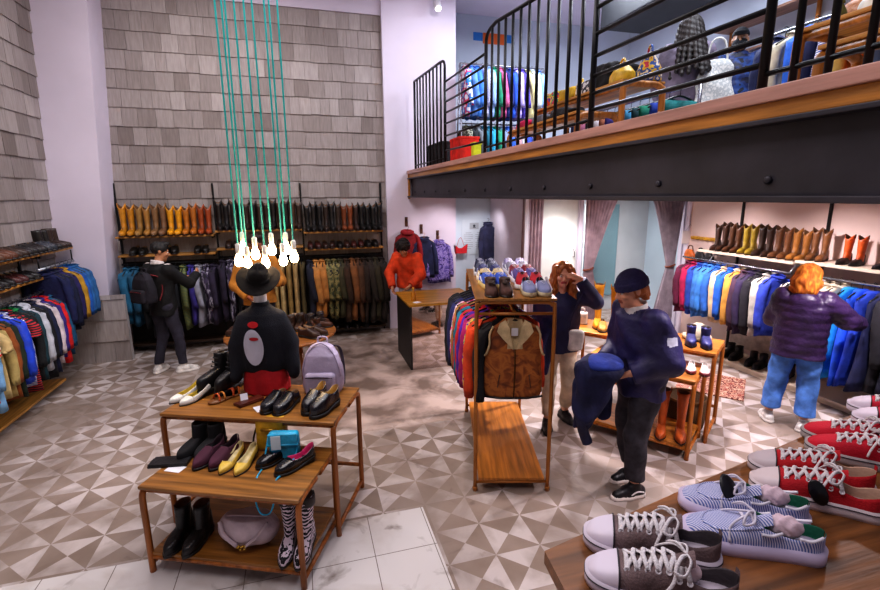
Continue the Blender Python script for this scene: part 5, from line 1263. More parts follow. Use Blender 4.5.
def person(label, loc, face_dir, Ht, pose, skin, hair=None, top=None, legs=None, shoe=('#e4e0dc', '#e4e0dc'), hyaw=0., hpitch=0., htilt=0., hands=None, lip=None, h=.0085, foot=(0., 0.), z0=0., eyes=True, show_legs=True):
    s = Ht/1.75
    J = dict(J0); J.update(pose); J = {k: V3(v) for k, v in J.items()}
    Rh = rotz(hyaw)@rotx(hpitch)@roty(htilt)
    hc = J['head']
    hands = hands or {}
    toes = {}
    for q, a in (('l', foot[0]), ('r', foot[1])):
        an = J[q+'An']; toes[q] = V3((math.sin(a), -math.cos(a), 0))
    def hd(P):
        r = None
        for q, sg in (('l', 1), ('r', -1)):
            el, wr = J[q+'El'], J[q+'Wr']; fd = nrm(wr-el)
            d, n, t, cu = hands.get(q, (fd, (-sg, 0, 0), (0, -1, .2), .6))
            x = hand_sdf(P, wr, d if d is not None else fd, n, t, cu); r = x if r is None else np.minimum(r, x)
        return r
    def body(P):
        pel, ch, nk = J['pel'], J['chest'], J['neck']
        d = smins([s_ell(P, pel, (.155, .105, .13)), s_cap(P, pel+V3((0, 0, .08)), ch-V3((0, 0, .05)), .105, .12), s_ell(P, ch, (.155, .105, .18)), s_cap(P, ch+V3((0, .0, .12)), nk, .08, .056)], .04)
        d = smin(d, s_cap(P, nk-V3((0, 0, .02)), hc+V3((0, .01, -.06)), .054, .05), .025)
        for q in 'lr':
            a = smin(s_cap(P, J[q+'Sh'], J[q+'El'], .050, .038), s_cap(P, J[q+'El'], J[q+'Wr'], .038, .025), .015); d = smin(d, a, .03)
            l = smins([s_cap(P, J[q+'Hip'], J[q+'Kn'], .082, .053), s_cap(P, J[q+'Kn'], J[q+'An'], .052, .036), s_cap(P, J[q+'An']+V3((0, 0, -.04)), J[q+'An']+toes[q]*.15+V3((0, 0, -.055)), .036, .028)], .02); d = smin(d, l, .03)
        d = smin(d, head_sdf(P, hc, Rh), .015)
        return smin(d, hd(P), .008)
    A = np.array([J[k] for k in J]); lo = A.min(0)-.24; hi = A.max(0)+.22; lo[2] = -.01; hi[2] = max(hi[2], hc[2]+.2)
    lp = lin(lip or skin)
    def bmf(p):
        q = (p-hc)@Rh
        m = (np.abs(q[:, 0]) < .026) & (q[:, 1] < -.085) & (q[:, 2] < -.044) & (q[:, 2] > -.069)
        return np.where(m, 1, 0)
    sk = M(skin, rough=.5, var=.08, vs=20, bump=.05, bs=150.)
    mb = sdf(body, lo, hi, h, bmf)
    fw = (math.sin(face_dir), -math.cos(face_dir))
    o = mb.build('person', [sk, M(lip or '#9a5a4a', rough=.45, var=.06, bump=0)], None, (loc[0], loc[1], z0), face_dir); o.scale = (s, s, s)
    tag(o, label, 'person')
    if eyes:
        for q in (-1, 1):
            c = hc+Rh@V3((q*.031, -.0815, .005)); e = MB()
            e.lathe([(0, -.0115), (.006, -.0098), (.0115, 0), (.006, .0098), (0, .0115)], 12)
            for f_i, f in enumerate(e.f): pass
            M4 = Matrix.Translation(Vector(c.tolist())) @ Matrix(Rh.tolist()).to_4x4() @ Matrix.Rotation(PI/2, 4, 'X')
            e.lathe([(.0055, .0096), (.004, .0112), (0, .0116)], 10, 1); e.xf(M4); e.build('eye', [flat('#d8d2cc', .3), flat('#1a1210', .2)], o)
            b = MB(); b.tube([tuple(hc+Rh@V3((q*x, -.0945+abs(x-.03)*.25, .026-abs(x-.026)*.2))) for x in (.014, .024, .034, .046)], [.002, .0035, .0032, .0015], 5); b.build('eyebrow', flat('#2a1a12'), o)
    Hf = lambda P: (P-V3(hc))@Rh
    ctx = dict(J=J, hc=hc, Rh=Rh, Hf=Hf, lo=lo, hi=hi, o=o, toes=toes)
    if legs: trousers(ctx, **legs)
    if top: jacket(ctx, **top)
    if hair: hair(ctx)
    if shoe: shoes(ctx, *shoe)
    return ctx
def trousers(X, mat, r=(.105, .078, .062), hem=.10, cut=.0, fold_=.006, name='trousers'):
    J = X['J']
    def f(P):
        d = s_ell(P, J['pel']+V3((0, .01, 0)), (.172, .13, .15))
        for q in 'lr':
            d = smin(d, smin(s_cap(P, J[q+'Hip'], J[q+'Kn'], r[0], r[1]), s_cap(P, J[q+'Kn'], J[q+'An'], r[1], r[2]), .02), .035)
        d = np.maximum(d, P[:, 2]-(J['pel'][2]+.11)); d = d+fold(P, fold_, 26, (0, .5, 1))
        return np.maximum(d, (hem+cut)-P[:, 2])
    sdf(f, X['lo'], X['hi'], .0105).build(name, mat, X['o'])
def jacket(X, mat, name='jacket', hem=.82, g=1., slv=(.075, .068, .055), fold_=.007, quilt=0., neck=.062, collar=None, cuff=.0, matfn=None, extra=None, hemr=None, up=0., sl_to=1., mats=None, zneck=.05):
    J = X['J']; pel, ch, nk = J['pel'], J['chest'], J['neck']
    def cxy(z):
        zs = (pel[2], ch[2], nk[2]); return float(np.interp(z, zs, (pel[0], ch[0], nk[0]))), float(np.interp(z, zs, (pel[1], ch[1], nk[1])))
    secs = []
    for z, rx, ry in ((hem, .19, .145), (max(hem+.03, pel[2]+.1), .185, .14), (ch[2]-.05, .19, .145), (ch[2]+.06, .19, .14), (ch[2]+.135, .17, .115), (nk[2]-.015, .10, .085), (nk[2]+zneck, .074, .072)):
        a, b = cxy(z); k = hemr if (hemr and z == hem) else 1.; secs.append((z, a, b, rx*g*k, ry*g*k))
    def f(P):
        d = s_stack(P, secs)
        for q in 'lr':
            sh, el, wr = J[q+'Sh'], J[q+'El'], J[q+'Wr']; we = el+(wr-el)*sl_to
            d = smin(d, smin(s_cap(P, sh, el, slv[0], slv[1]), s_cap(P, el, we, slv[1], slv[2]), .02), .04)
        d = d+fold(P, fold_, 24, (.4, .3, 1))
        if quilt: d = d-quilt*np.abs(np.sin(P[:, 2]*PI/.085))
        d = np.maximum(d, -s_cap(P, nk+V3((0, -.01, -.0)), nk+V3((0, -.03, .3)), neck, neck+.02))
        for q in 'lr':
            wr, el = J[q+'Wr'], J[q+'El']; v = nrm(wr-el); d = np.maximum(d, np.where(np.linalg.norm(P-wr, axis=1) < .13, (P-wr)@v+.008, -1.)) if sl_to >= 1 else d
        if extra: d = extra(P, d, X)
        return d
    mb = sdf(f, X['lo'], X['hi'], .0105, matfn and (lambda p: matfn(p, X)))
    mb.build(name, mats or [mat], X['o'])
    if collar:
        c0 = nk+V3((0, -.008, .0)); m = MB(); rings = []
        for z, g_ in ((-.03, .088), (.0, .082), (.035, .078), (.05, .07), (.03, .062)): rings.append([Vector((c0[0]+g_*math.cos(2*PI*j/22), c0[1]+g_*.98*math.sin(2*PI*j/22), c0[2]+z+.02*math.sin(2*PI*j/22))) for j in range(22)])
        m.loft(rings, 0, False, False).build('collar', collar, X['o'])
def shoes(X, up, sole, h=.007, high=0.):
    J = X['J']
    for q in 'lr':
        an, t = J[q+'An'], X['toes'][q]; sd = V3((t[1], -t[0], 0)); base = V3((an[0], an[1], an[2]-.09))
        def f(P):
            d = smins([s_cap(P, base-t*.045+V3((0, 0, .045)), base+t*.06+V3((0, 0, .045)), .044, .046), s_cap(P, base+t*.06+V3((0, 0, .045)), base+t*.15+V3((0, 0, .030)), .046, .036), s_cap(P, base+V3((0, 0, .07)), base+V3((0, 0, .10+high)), .046, .044)], .025)
            d = np.maximum(d, base[2]+.002-P[:, 2]); sl = np.maximum(smin(s_cap(P, base-t*.045+V3((0, 0, .012)), base+t*.06+V3((0, 0, .012)), .05, .054), s_cap(P, base+t*.06+V3((0, 0, .012)), base+t*.155+V3((0, 0, .012)), .054, .042), .02), np.abs(P[:, 2]-base[2]-.016)-.015)
            return np.minimum(d, sl)
        lo = np.minimum(base-.12, base+t*.2-.12); hi = np.maximum(base+.12, base+t*.2+.12); lo[2] = base[2]-.008; hi[2] = base[2]+.17+high
        so = sdf(f, lo, hi, h, lambda p: np.where(p[:, 2] < base[2]+.0315, 1, 0)).build('shoe', [leather(up), flat(sole)], X['o'])
        l = MB()
        for k in range(4):
            c = base+t*(.045+.02*k)+V3((0, 0, .1-.008*k)); l.tube(bez([tuple(c-sd*.025-V3((0, 0, .012))), tuple(c), tuple(c+sd*.025-V3((0, 0, .012)))], 6), .0055, 5)
        l.build('laces', flat('#d8d4d0' if up != '#e4e0dc' else '#f0eeee'), so)
        if sole == '#f2e8e4':
            for k in (-1, 1): MB().tube(bez([tuple(base-t*.05+sd*k*.047+V3((0, 0, .05))), tuple(base+t*.01+sd*k*.051+V3((0, 0, .065))), tuple(base+t*.06+sd*k*.051+V3((0, 0, .045)))], 8), .006, 5).build('side_stripe', flat('#e6e0e0'), so)
def hair_of(f, mat, grow=.28, h=.009, name='hair'):
    def g(X):
        lo, hi = X['hc']-V3((.28, .28, .62)), X['hc']+V3((.28, .28, .22))
        sdf(lambda P: f(X['Hf'](P)), lo, hi, h).build(name, mat, X['o'])
    return g
def strands(q, amp, f): return amp*(np.sin(q[:, 0]*f+np.sin(q[:, 2]*31)*1.3)*np.sin(q[:, 1]*f*1.1+q[:, 2]*9)+.5*np.sin(q[:, 2]*f*.5+q[:, 0]*40))
def h_short(q):
    d = s_ell(q, (0, .016, .043), (.083, .103, .088)); d = np.maximum(d, -s_ell(q, (0, -.12, -.045), (.085, .11, .095)))
    d = np.maximum(d, -.055-q[:, 2]); d = smin(d, s_cap(q, (-.03, -.062, .115), (.03, -.06, .12), .025), .03); return d+strands(q, .004, 90)
def h_curlytop(q):
    d = s_ell(q, (0, .01, .055), (.115, .125, .1)); d = np.maximum(d, -s_ell(q, (0, -.135, -.04), (.08, .1, .09))); return d+strands(q, .012, 75)
def h_long(q, back=.40, w=.105):
    d = s_ell(q, (0, .02, .04), (.092, .108, .092))
    for s in (-1, 1): d = smin(d, smin(s_cap(q, (s*.075, .0, .05), (s*.10, -.015, -.16), .038, .05), s_cap(q, (s*.10, -.015, -.16), (s*.10, -.075, -.44), .055, .038), .02), .03)
    d = smin(d, s_cap(q, (0, .06, .0), (0, .085, -.3), .08, .07), .04)
    d = np.maximum(d, -s_ell(q, (0, -.115, -.035), (.062, .085, .105))); return d+strands(q, .010, 62)
def h_bob(q):
    d = smins([s_ell(q, (0, .015, .04), (.112, .125, .105)), s_ell(q, (0, .03, -.06), (.14, .125, .1)), s_ell(q, (0, .05, -.14), (.125, .09, .07))], .04)
    d = np.maximum(d, -s_ell(q, (0, -.135, -.05), (.075, .1, .12))); return d+strands(q, .006, 80)

WSH = '#dedad6'
# man with a backpack at the rear rail
def hoodm(p, X): return np.where(p[:, 2] > X['J']['neck'][2]+.012, 1, 0)
P1 = person('man in black top with dark backpack reaching into the rear clothes rail', (-1.80, 6.82, 0), facing(.62, .78), 1.74,
    dict(rEl=(-.25, -.22, 1.19), rWr=(-.10, -.47, 1.27), lEl=(.25, -.15, 1.16), lWr=(.16, -.38, 1.2), head=(0, -.05, 1.62), rAn=(-.16, -.06, .09), rKn=(-.14, -.06, .5), lAn=(.13, .08, .09)),
    '#b07a58', hair_of(h_short, M('#15100e', rough=.6, bump=.4, bs=120.)), dict(mat=None, mats=[cloth('#0b0a0d'), cloth('#cfc4c0')], hem=.80, matfn=hoodm, collar=cloth('#cdc2bf'), zneck=.04),
    dict(mat=cloth('#2e2c3a'), r=(.098, .068, .055), hem=.12), (WSH, WSH), hyaw=-.5, hpitch=.25, foot=(.3, -.6), hands={'r': (None, (.8, -.3, -.5), (0, 0, 1), .9)})
bp = backpack('dark burgundy-trimmed backpack worn by the man at the rear rail', (0, 0, 0), 0, cloth('#1c1822'), 1.0, dark=leather('#7a1a22'))
v = Matrix.Rotation(facing(.62, .78), 4, 'Z') @ Vector((-.02, .235, 0)); bp.location = (-1.80+v.x, 6.82+v.y, 1.0); bp.rotation_euler[2] = facing(.62, .78)+PI
# man in mustard behind the bulbs
P2 = person('person in a mustard jumper standing at the rear rail behind the bulbs', (-.60, 6.72, 0), facing(.35, -.94), 1.80,
    dict(lEl=(.27, -.05, 1.13), lWr=(.14, -.30, 1.17), rEl=(-.28, .02, 1.13), rWr=(-.20, -.24, 1.0)), '#8f5236', hair_of(h_short, M('#2a1810', rough=.6, bump=.4, bs=120.)),
    dict(mat=cloth('#b8782a', bs=60.), name='jumper', hem=.86, g=1.1, slv=(.085, .078, .06)), dict(mat=cloth('#22222a')), ('#2a1c16', '#1a1412'), hpitch=.25, hyaw=.3, hands={'l': (None, (-.8, 0, -.4), (0, 0, 1), .5)})
# shop worker in orange at the counter
P3 = person('person in an orange jumper leaning over beside the counter', (1.62, 7.36, 0), facing(-.55, -.83), 1.70,
    dict(chest=(0, -.07, 1.25), neck=(0, -.15, 1.42), head=(.0, -.25, 1.55), lSh=(.175, -.12, 1.38), rSh=(-.175, -.12, 1.38), lEl=(.27, -.2, 1.13), lWr=(.16, -.40, .98), rEl=(-.28, -.18, 1.12), rWr=(-.16, -.36, .93)),
    '#c08a6a', hair_of(h_curlytop, M('#1c1210', rough=.7, bump=.5, bs=90.)), dict(mat=cloth('#d0431a', bs=40.), name='jumper', hem=.88, g=1.15, slv=(.09, .085, .062)), dict(mat=cloth('#b9b2b4')), ('#d8d4d0', '#d8d4d0'), hpitch=.65, hyaw=.1)
# curly-haired woman shading her eyes
P4 = person('woman with long wavy auburn hair raising one hand to her forehead', (2.36, 3.97, 0), facing(-.35, -.94), 1.67,
    dict(lSh=(.165, .0, 1.41), lEl=(.33, -.06, 1.36), lWr=(.155, -.13, 1.60), rEl=(-.22, .03, 1.13), rWr=(-.22, -.10, .90), lAn=(.12, .16, .09), lKn=(.11, .0, .5), rAn=(-.10, -.08, .09), rKn=(-.1, -.08, .5), head=(0, -.03, 1.63)),
    '#d6a184', hair_of(h_long, blotch(['#6a3416', '#a05a26', '#c98a44'], 30., .55, True, 1., (1, 1, .3))), dict(mat=cloth('#22264f', rough=.6), hem=.84, g=1.05, slv=(.082, .075, .06), zneck=.03, neck=.07),
    dict(mat=cloth('#cdbca6'), r=(.1, .072, .056), hem=.16), ('#1c181c', '#15121a'), hpitch=.12, lip='#a8484a', foot=(.35, -.1), hands={'l': ((-.85, -.15, .35), (0, .6, -.8), (0, -.6, -.6), .35)})
t = thing('tote_bag', 'white pouch bag hanging at the front of the auburn-haired woman', 'bag', (2.40, 3.74, .86), facing(-.35, -.94))
sdf(lambda P: s_box(P, (0, 0, .1), (.07, .03, .1), .03)+fold(P, .006, 24), (-.13, -.07, -.05), (.13, .07, .26), .009).build('bag_body', cloth('#d6d2cc'), t)
MB().tube(bez([(-.07, 0, .2), (-.03, .04, .35), (.06, .06, .56)], 10), .006, 6).build('strap', cloth('#1d2044'), t)
t = thing('coat', 'navy coat carried low in the hand of the auburn-haired woman', 'coat', (2.14, 3.93, .62), facing(-.35, -.94))
sdf(lambda P: s_stack(P, [(0, 0, 0, .09, .12), (.2, 0, 0, .1, .13), (.45, .02, 0, .07, .1), (.52, .03, 0, .03, .05)])+fold(P, .014, 12, (1, 1, .2)), (-.16, -.2, -.03), (.16, .2, .58), .01).build('coat_body', cloth('#1f2450'), t)
MB().tube([(.05, -.08, .45), (-.02, -.12, .3), (0, -.12, .08)], [.03, .042, .045], 8).build('sleeve', cloth('#232858'), t)

# man in the beanie
def backpatch(p, X):
    return np.where((p[:, 2] > 1.26) & (p[:, 2] < 1.32) & (p[:, 0] > .225) & (p[:, 1] > -.02) & (p[:, 1] < .05), 1, 0)
def beanie(X):
    def f(P):
        q = X['Hf'](P); d = s_ell(q, (0, .018, .055), (.093, .113, .098)); d = np.maximum(d, .018+.12*(q[:, 1])*.25-q[:, 2])
        r = np.abs(s_ell(q, (0, .016, .02), (.094, .114, .2)))-.009; r = np.maximum(r, np.abs(q[:, 2]-.043-.03*q[:, 1])-.026)
        return smin(d, r, .006)+.0016*np.sin(np.arctan2(q[:, 1], q[:, 0])*60)
    sdf(f, X['hc']-V3((.16, .18, .06)), X['hc']+V3((.16, .18, .2)), .0065).build('beanie', cloth('#2a2652', bs=80.), X['o'])
    sdf(lambda P: (lambda q: np.maximum(smins([s_ell(q, (0, .02, -.01), (.083, .1, .06)), s_cap(q, (0, .10, -.02), (0, .105, -.065), .035, .03), s_cap(q, (.06, .06, -.02), (.05, .075, -.07), .03, .022), s_cap(q, (-.06, .06, -.02), (-.05, .075, -.07), .03, .022)], .02), -s_ell(q, (0, -.1, -.03), (.09, .12, .1)))+strands(q, .005, 80))(X['Hf'](P)), X['hc']-V3((.17, .19, .16)), X['hc']+V3((.17, .19, .1)), .0075).build('hair', M('#a8602f', rough=.55, bump=.4, bs=100.), X['o'])
MX, MY = 2.385, 2.85; MF = facing(-.995, .03)
P5 = person('man in navy beanie and bomber jacket with a navy coat over his arm', (MX, MY, 0), MF, 1.77,
    dict(pel=(0, .03, .95), chest=(0, -.0, 1.27), neck=(0, -.06, 1.45), head=(0, -.125, 1.60), lSh=(.18, -.03, 1.40), lEl=(.25, .06, 1.12), lWr=(.13, -.17, 1.02), rSh=(-.18, -.03, 1.4), rEl=(-.25, .0, 1.12), rWr=(-.10, -.24, 1.04),
         lHip=(.09, .03, .9), rHip=(-.09, .03, .9), lKn=(.09, -.05, .5), rKn=(-.09, .0, .5), lAn=(.10, -.03, .09), rAn=(-.11, .09, .09)),
    '#cf9478', beanie, dict(mat=None, mats=[cloth('#2a2555', rough=.6, bump=.7, bs=14.), cloth('#c4c6d8')], matfn=backpatch, hem=.80, g=1.16, slv=(.1, .095, .07), fold_=.012, zneck=.02, neck=.072, hemr=.92, collar=cloth('#d9d4d2')),
    dict(mat=cloth('#3a3740', vs=16.), r=(.112, .085, .072), hem=.15, fold_=.007), ('#1b1920', '#f2e8e4'), hpitch=.28, hyaw=-.1, lip='#a8604f', h=.0075, foot=(.0, .1))
t = thing('coat', 'navy coat draped over the forearm of the man in the beanie', 'coat', (MX, MY, 0), MF)
def drape(P):
    d = smins([s_ell(P, (.02, -.36, 1.06), (.17, .17, .085)), s_stack(P, [(.58, .0, -.47, .05, .035), (.7, .02, -.43, .10, .09), (.9, .02, -.40, .15, .12), (1.06, .02, -.36, .15, .13)]), s_cap(P, (.05, -.52, 1.08), (.06, -.50, .72), .05, .055), s_cap(P, (-.06, -.24, 1.04), (-.04, -.26, .66), .06, .045)], .05)
    return d+fold(P, .017, 16, (.8, 1, .25))+.008*np.sin(P[:, 2]*46+P[:, 0]*20)*np.clip(1-P[:, 2], 0, .5)
sdf(drape, (-.26, -.66, .5), (.28, -.1, 1.24), .0095).build('coat_body', cloth('#191c44', bump=.5), t)
def lin_(P): return s_ell(P, (.05, -.35, 1.105), (.15, .15, .055))+fold(P, .008, 18, (1, .6, 0))
sdf(lin_, (-.16, -.56, 1.0), (.26, -.16, 1.2), .009).build('lining', cloth('#2a3f98', bump=.4), t)
MB().tube(bez([(.06, -.5, .74), (.05, -.49, .64), (.02, -.45, .55), (.03, -.42, .47)], 14), [.045]*4+[.04]*10+[.03], 8).build('sleeve', cloth('#2b2c4c'), t)

# woman in the purple padded jacket
def hoodx(P, d, X): return smin(d, s_ell(P, X['J']['neck']+V3((0, .10, -.07)), (.13, .075, .10)), .03)
P6 = person('woman with ginger bob in purple padded jacket and blue jeans browsing the right rail', (4.60, 3.30, 0), facing(.86, .5), 1.62,
    dict(rSh=(-.18, 0, 1.40), rEl=(-.35, -.12, 1.22), rWr=(-.44, -.34, 1.15), lEl=(.26, -.12, 1.14), lWr=(.16, -.34, 1.1), lAn=(.17, .02, .09), lKn=(.14, -.02, .5), rAn=(-.15, .06, .09), rKn=(-.13, -.02, .5), lHip=(.10, 0, .9), rHip=(-.10, 0, .9)),
    '#cf9a80', hair_of(h_bob, blotch(['#8a4210', '#b8641a', '#d08a2e'], 26., .85, True, 1., (1, 1, .3))), dict(mat=cloth('#35204a', rough=.45, bump=.5), name='padded_jacket', hem=.80, g=1.24, slv=(.105, .10, .075), fold_=.007, quilt=.006, extra=hoodx, zneck=.06),
    dict(mat=cloth('#5688d8', vs=9.), r=(.118, .095, .092), hem=.17, fold_=.007), (WSH, WSH), hyaw=-.3, hpitch=.2, foot=(.5, -.3), hands={'r': (None, (.5, -.6, -.5), (0, -.2, 1), .7)}, eyes=True)
# ------------------------------------------------------------------ hanging bulbs
TEALC = flat('#37d3cf', .5); GLOW = M('#ffdcae', rough=.3, var=0, bump=0, emit=22.)
for i, (x, y, z) in enumerate(((-.462, 3.80, 1.785), (-.432, 3.86, 1.865), (-.402, 3.78, 1.765), (-.345, 3.82, 1.83), (-.274, 3.76, 1.77), (-.226, 3.84, 1.855), (-.146, 3.77, 1.78), (-.122, 3.86, 1.855), (-.066, 3.78, 1.80))):
    t = thing('pendant_bulb', 'bare glowing bulb on a turquoise cord, %s from the left in the hanging cluster' % nth(i), 'lamp', (x, y, z), 0, 'bulbs on turquoise cords')
    MB().lathe([(0, 0), (.018, .004), (.029, .02), (.032, .038), (.027, .062), (.016, .088), (.014, .1)], 18).build('bulb', GLOW, t)
    MB().lathe([(.0145, .098), (.018, .104), (.018, .165), (.008, .175), (0, .176)], 14).build('socket', M('#e8e0d4', rough=.4, var=.03, bump=0), t)
    MB().tube([(0, 0, .17), (.006*math.sin(i), 0, 2.2), (0, 0, 5.7-z)], .0068, 6).build('cord', TEALC, t)
for x, y in ((-.4, 3.75), (-.15, 3.85)):
    d = bpy.data.lights.new('bulb', 'POINT'); d.energy = 2.5; d.color = (1, .72, .42); d.shadow_soft_size = .06
    o = bpy.data.objects.new('bulb_lamp', d); COL.objects.link(o); o.location = (x, y+.15, 1.72)
d = bpy.data.lights.new('bulb', 'POINT'); d.energy = 14; d.color = (1, .7, .4); d.shadow_soft_size = .1
o = bpy.data.objects.new('bulb_lamp', d); COL.objects.link(o); o.location = (-.28, 4.35, 1.95)

# ------------------------------------------------------------------ curtains of the fitting rooms
def curtain(x0, x1, y, label, tie=None, zt=2.24, n=9, col='#b09aa2'):
    t = thing('curtain', label, 'curtain', ((x0+x1)/2, y, 0)); w = x1-x0; cx = (x0+x1)/2
    def fn(u, v):
        z = .03+(zt-.03)*v; a, b = -w/2, w/2
        if tie:
            k = max(0., 1-(z-tie[1])/1.14)**.85 if z > tie[1] else max(1-(tie[1]-z)*.6, .55)
            tc = tie[0]-cx; a = a+(tc-.07-a)*k; b = b+(tc+.07-b)*k
        x = a+(b-a)*u; return (x, .035*math.sin(u*n*2*PI+.6*math.sin(v*4))*(1 if not tie else .75), z)
    MB().grid(fn, n*8, 28).build('drape', cloth(col, var=.2, bump=.2), t)
    MB().tube([(-w/2-.03, 0, zt), (w/2+.03, 0, zt)], .012, 8).build('curtain_rod', metal('#8a8890'), t)
    if tie: MB().tube([((tie[0]-cx)+.082*math.cos(a), .05*math.sin(a), tie[1]+.02*math.cos(a)) for a in [2*PI*k/20 for k in range(21)]], .016, 6).build('tie_back', leather('#7a3a20'), t)
curtain(3.27, 3.62, 6.74, 'mauve curtain hanging straight at the wall end of the fitting rooms', n=6)
curtain(4.36, 4.96, 6.72, 'mauve curtain tied back to the middle post of the fitting rooms', tie=(4.47, 1.1))
curtain(5.50, 6.16, 6.60, 'grey mauve curtain tied back beside the right wall', tie=(5.98, 1.1), col='#a1949e')
t = thing('sign_card', 'blank pale card hanging on the post beside the right curtain', 'sign', (5.90, 6.17, 1.62))
MB().box((0, 0, 0), (.26, .012, .2), ch=.003).build('card', flat('#d9d0cf'), t); MB().tube([(-.08, -.005, .1), (0, -.01, .2), (.08, -.005, .1)], .003, 5).build('cord', flat('#8a8080'), t)

# ------------------------------------------------------------------ back wall behind the counter
def wall_hook(x, z, label):
    t = thing('wall_hook', label, 'hook', (x, 8.0, z))
    MB().box((0, -.008, 0), (.05, .016, .16), ch=.004).build('plate', wood('#4a2a1a', 'z'), t)
    MB().tube(bez([(0, -.015, .02), (0, -.05, .015), (0, -.06, .04)], 8), .007, 6).build('peg', BLACKM, t)
for x, z, l in ((1.72, 1.86, 'dark wall hook above the worker in orange'), (1.98, 1.73, 'dark wall hook above the navy jacket'), (2.27, 1.62, 'dark wall hook above the purple tie-dye top')): wall_hook(x, z, l)
TD = blotch(['#2a1d4a', '#5a4a9a', '#9a8ac8', '#3a2a6a'], 9., .85, True, 2.5)
hang('knit', TD, 'purple tie-dye top on a wooden hanger on the white wall', (2.27, 7.92, 1.58), 0, .78, 1, w=.2, th=.035, hang_m=wood('#b07a3a'))
hang('jacket', cloth('#1f2448'), 'navy jacket on a wooden hanger beside the tie-dye top', (2.0, 7.9, 1.64), 0, .74, 2, w=.19, th=.035, hang_m=wood('#b07a3a'))
hang('hoodie', cloth('#8a1620'), 'dark red hooded top hanging behind the worker in orange', (1.72, 7.9, 1.76), 0, .76, 3, w=.2, th=.04)
hang('coat', cloth('#2c3050', bump=.6), 'tall navy quilted hooded coat hanging in the poster corner', (3.19, 7.95, 1.86), .1, .9, 1, w=.13, th=.05, collar=cloth('#2a2d4c'))
t = thing('notice', 'pale poster with a small dark emblem and grey text blocks on the blue-white wall', 'poster', (2.99, 8.115, 1.55))
MB().box((0, 0, 0), (.46, .008, .62), ch=.001).build('sheet', flat('#c9d8e2'), t)
e = MB().box((0, -.006, .2), (.17, .004, .115)); e.build('emblem_frame', flat('#aab6be'), t)
MB().lathe([(0, 0), (.022, 0), (.022, .004), (0, .004)], 12, 0, (0, -.013, .205), Matrix.Rotation(-PI/2, 4, 'X')).box((0, -.012, .175), (.05, .003, .012)).build('emblem', flat('#3a424c'), t)
for cx in (-.11, .11):
    l = MB()
    for r in range(9): l.box((cx, -.006, .08-.035*r), ((.17 if r % 4 else .11), .003, .007))
    l.build('text_block', flat('#8d99a4'), t)
t = thing('gift_bag', 'small red bag with pointed ears hanging under the poster', 'bag', (2.70, 8.02, 1.28))
MB().poly([(-.11, 0), (.11, 0), (.13, .16), (.03, .09), (-.03, .09), (-.13, .16)], -.02, .02).xf(Matrix.Rotation(PI/2, 4, 'X')).build('bag_body', cloth('#c01f2a'), t)
MB().tube(bez([(-.08, 0, .1), (0, 0, .28), (.08, 0, .1)], 10), .004, 5).build('handle', flat('#c01f2a'), t)
# spot on the wall above
t = thing('spotlight', 'white adjustable spotlight high on the white wall above the railing', 'lamp', (2.25, 7.88, 5.24))
MB().lathe([(.0, 0), (.055, .0), (.06, .02), (.06, .17), (.04, .19), (0, .19)], 20, 0, (0, -.1, -.12), Matrix.Rotation(R(-35), 4, 'X')).build('lamp_head', flat('#dcdce2', .35), t)
MB().lathe([(0, -.002), (.045, -.002), (.045, .002), (0, .002)], 18, 0, (0, -.1, -.122), Matrix.Rotation(R(-35), 4, 'X')).build('lens', M('#fff4e8', emit=6., var=0, bump=0), t)
MB().tube([(0, .1, .1), (0, -.05, .02)], .016, 8).build('arm', flat('#cfcfd6'), t)

# ------------------------------------------------------------------ balcony railing (stands on the timber edge)
BLK = M('#0f0f13', rough=.4, var=.1, bump=0, metal=.4); X0, ZF = 1.85, 2.70
t = thing('balcony_railing', 'black steel balcony railing of barred panels and open rails along the mezzanine edge', 'railing', (X0, 4., ZF))
def rp(y, z): return (0, y-4., z-ZF)
def bars(y0, y1, zt0, zt1, n, corner):
    """barred panel y0 (far) to y1 (near); corner: which end is rounded"""
    for i in range(n+1):
        y = y0+(y1-y0)*i/n; zt = zt0+(zt1-zt0)*i/n
        if corner == 1 and i == n: zt -= .12
        if corner == 0 and i == 0: zt -= .12
        thick = i in (0, n)
        MB().tube([rp(y, ZF+.002), rp(y, zt)], .019 if thick else .0135, 8).build('post' if thick else 'baluster', BLK, t)
    pts = [rp(y0, zt0), rp(y1, zt1)]
    if corner == 1: pts = [rp(y0, zt0)]+[tuple(v) for v in bez([rp(y1+.25, zt1-.0), rp(y1+.08, zt1-.02), rp(y1+.01, zt1-.07), rp(y1, zt1-.16)], 12)]
    if corner == 0: pts = [tuple(v) for v in bez([rp(y0, zt0-.16), rp(y0-.01, zt0-.07), rp(y0-.08, zt0-.02), rp(y0-.25, zt0)], 12)]+[rp(y1, zt1)]
    MB().tube(pts, .017, 8).build('handrail', BLK, t)
    MB().tube([rp(y0, ZF+.07), rp(y1, ZF+.07)], .011, 8).build('bottom_rail', BLK, t)
bars(7.78, 6.12, 4.05, 3.97, 9, 1)
for z in (2.86, 3.04, 3.19, 3.32, 3.45, 3.58, 3.69): MB().tube([rp(6.12, z), rp(4.72, z-.03)], .0125, 8).build('rail', BLK, t)
bars(4.72, 2.85, 3.86, 3.70, 12, 0)
for z in (2.82, 2.92, 3.025, 3.14, 3.27, 3.42): MB().tube([rp(2.85, z+.01), rp(1.63, z-.01)], .0125, 8).build('rail', BLK, t)
bars(1.63, -.3, 3.66, 3.55, 15, None)

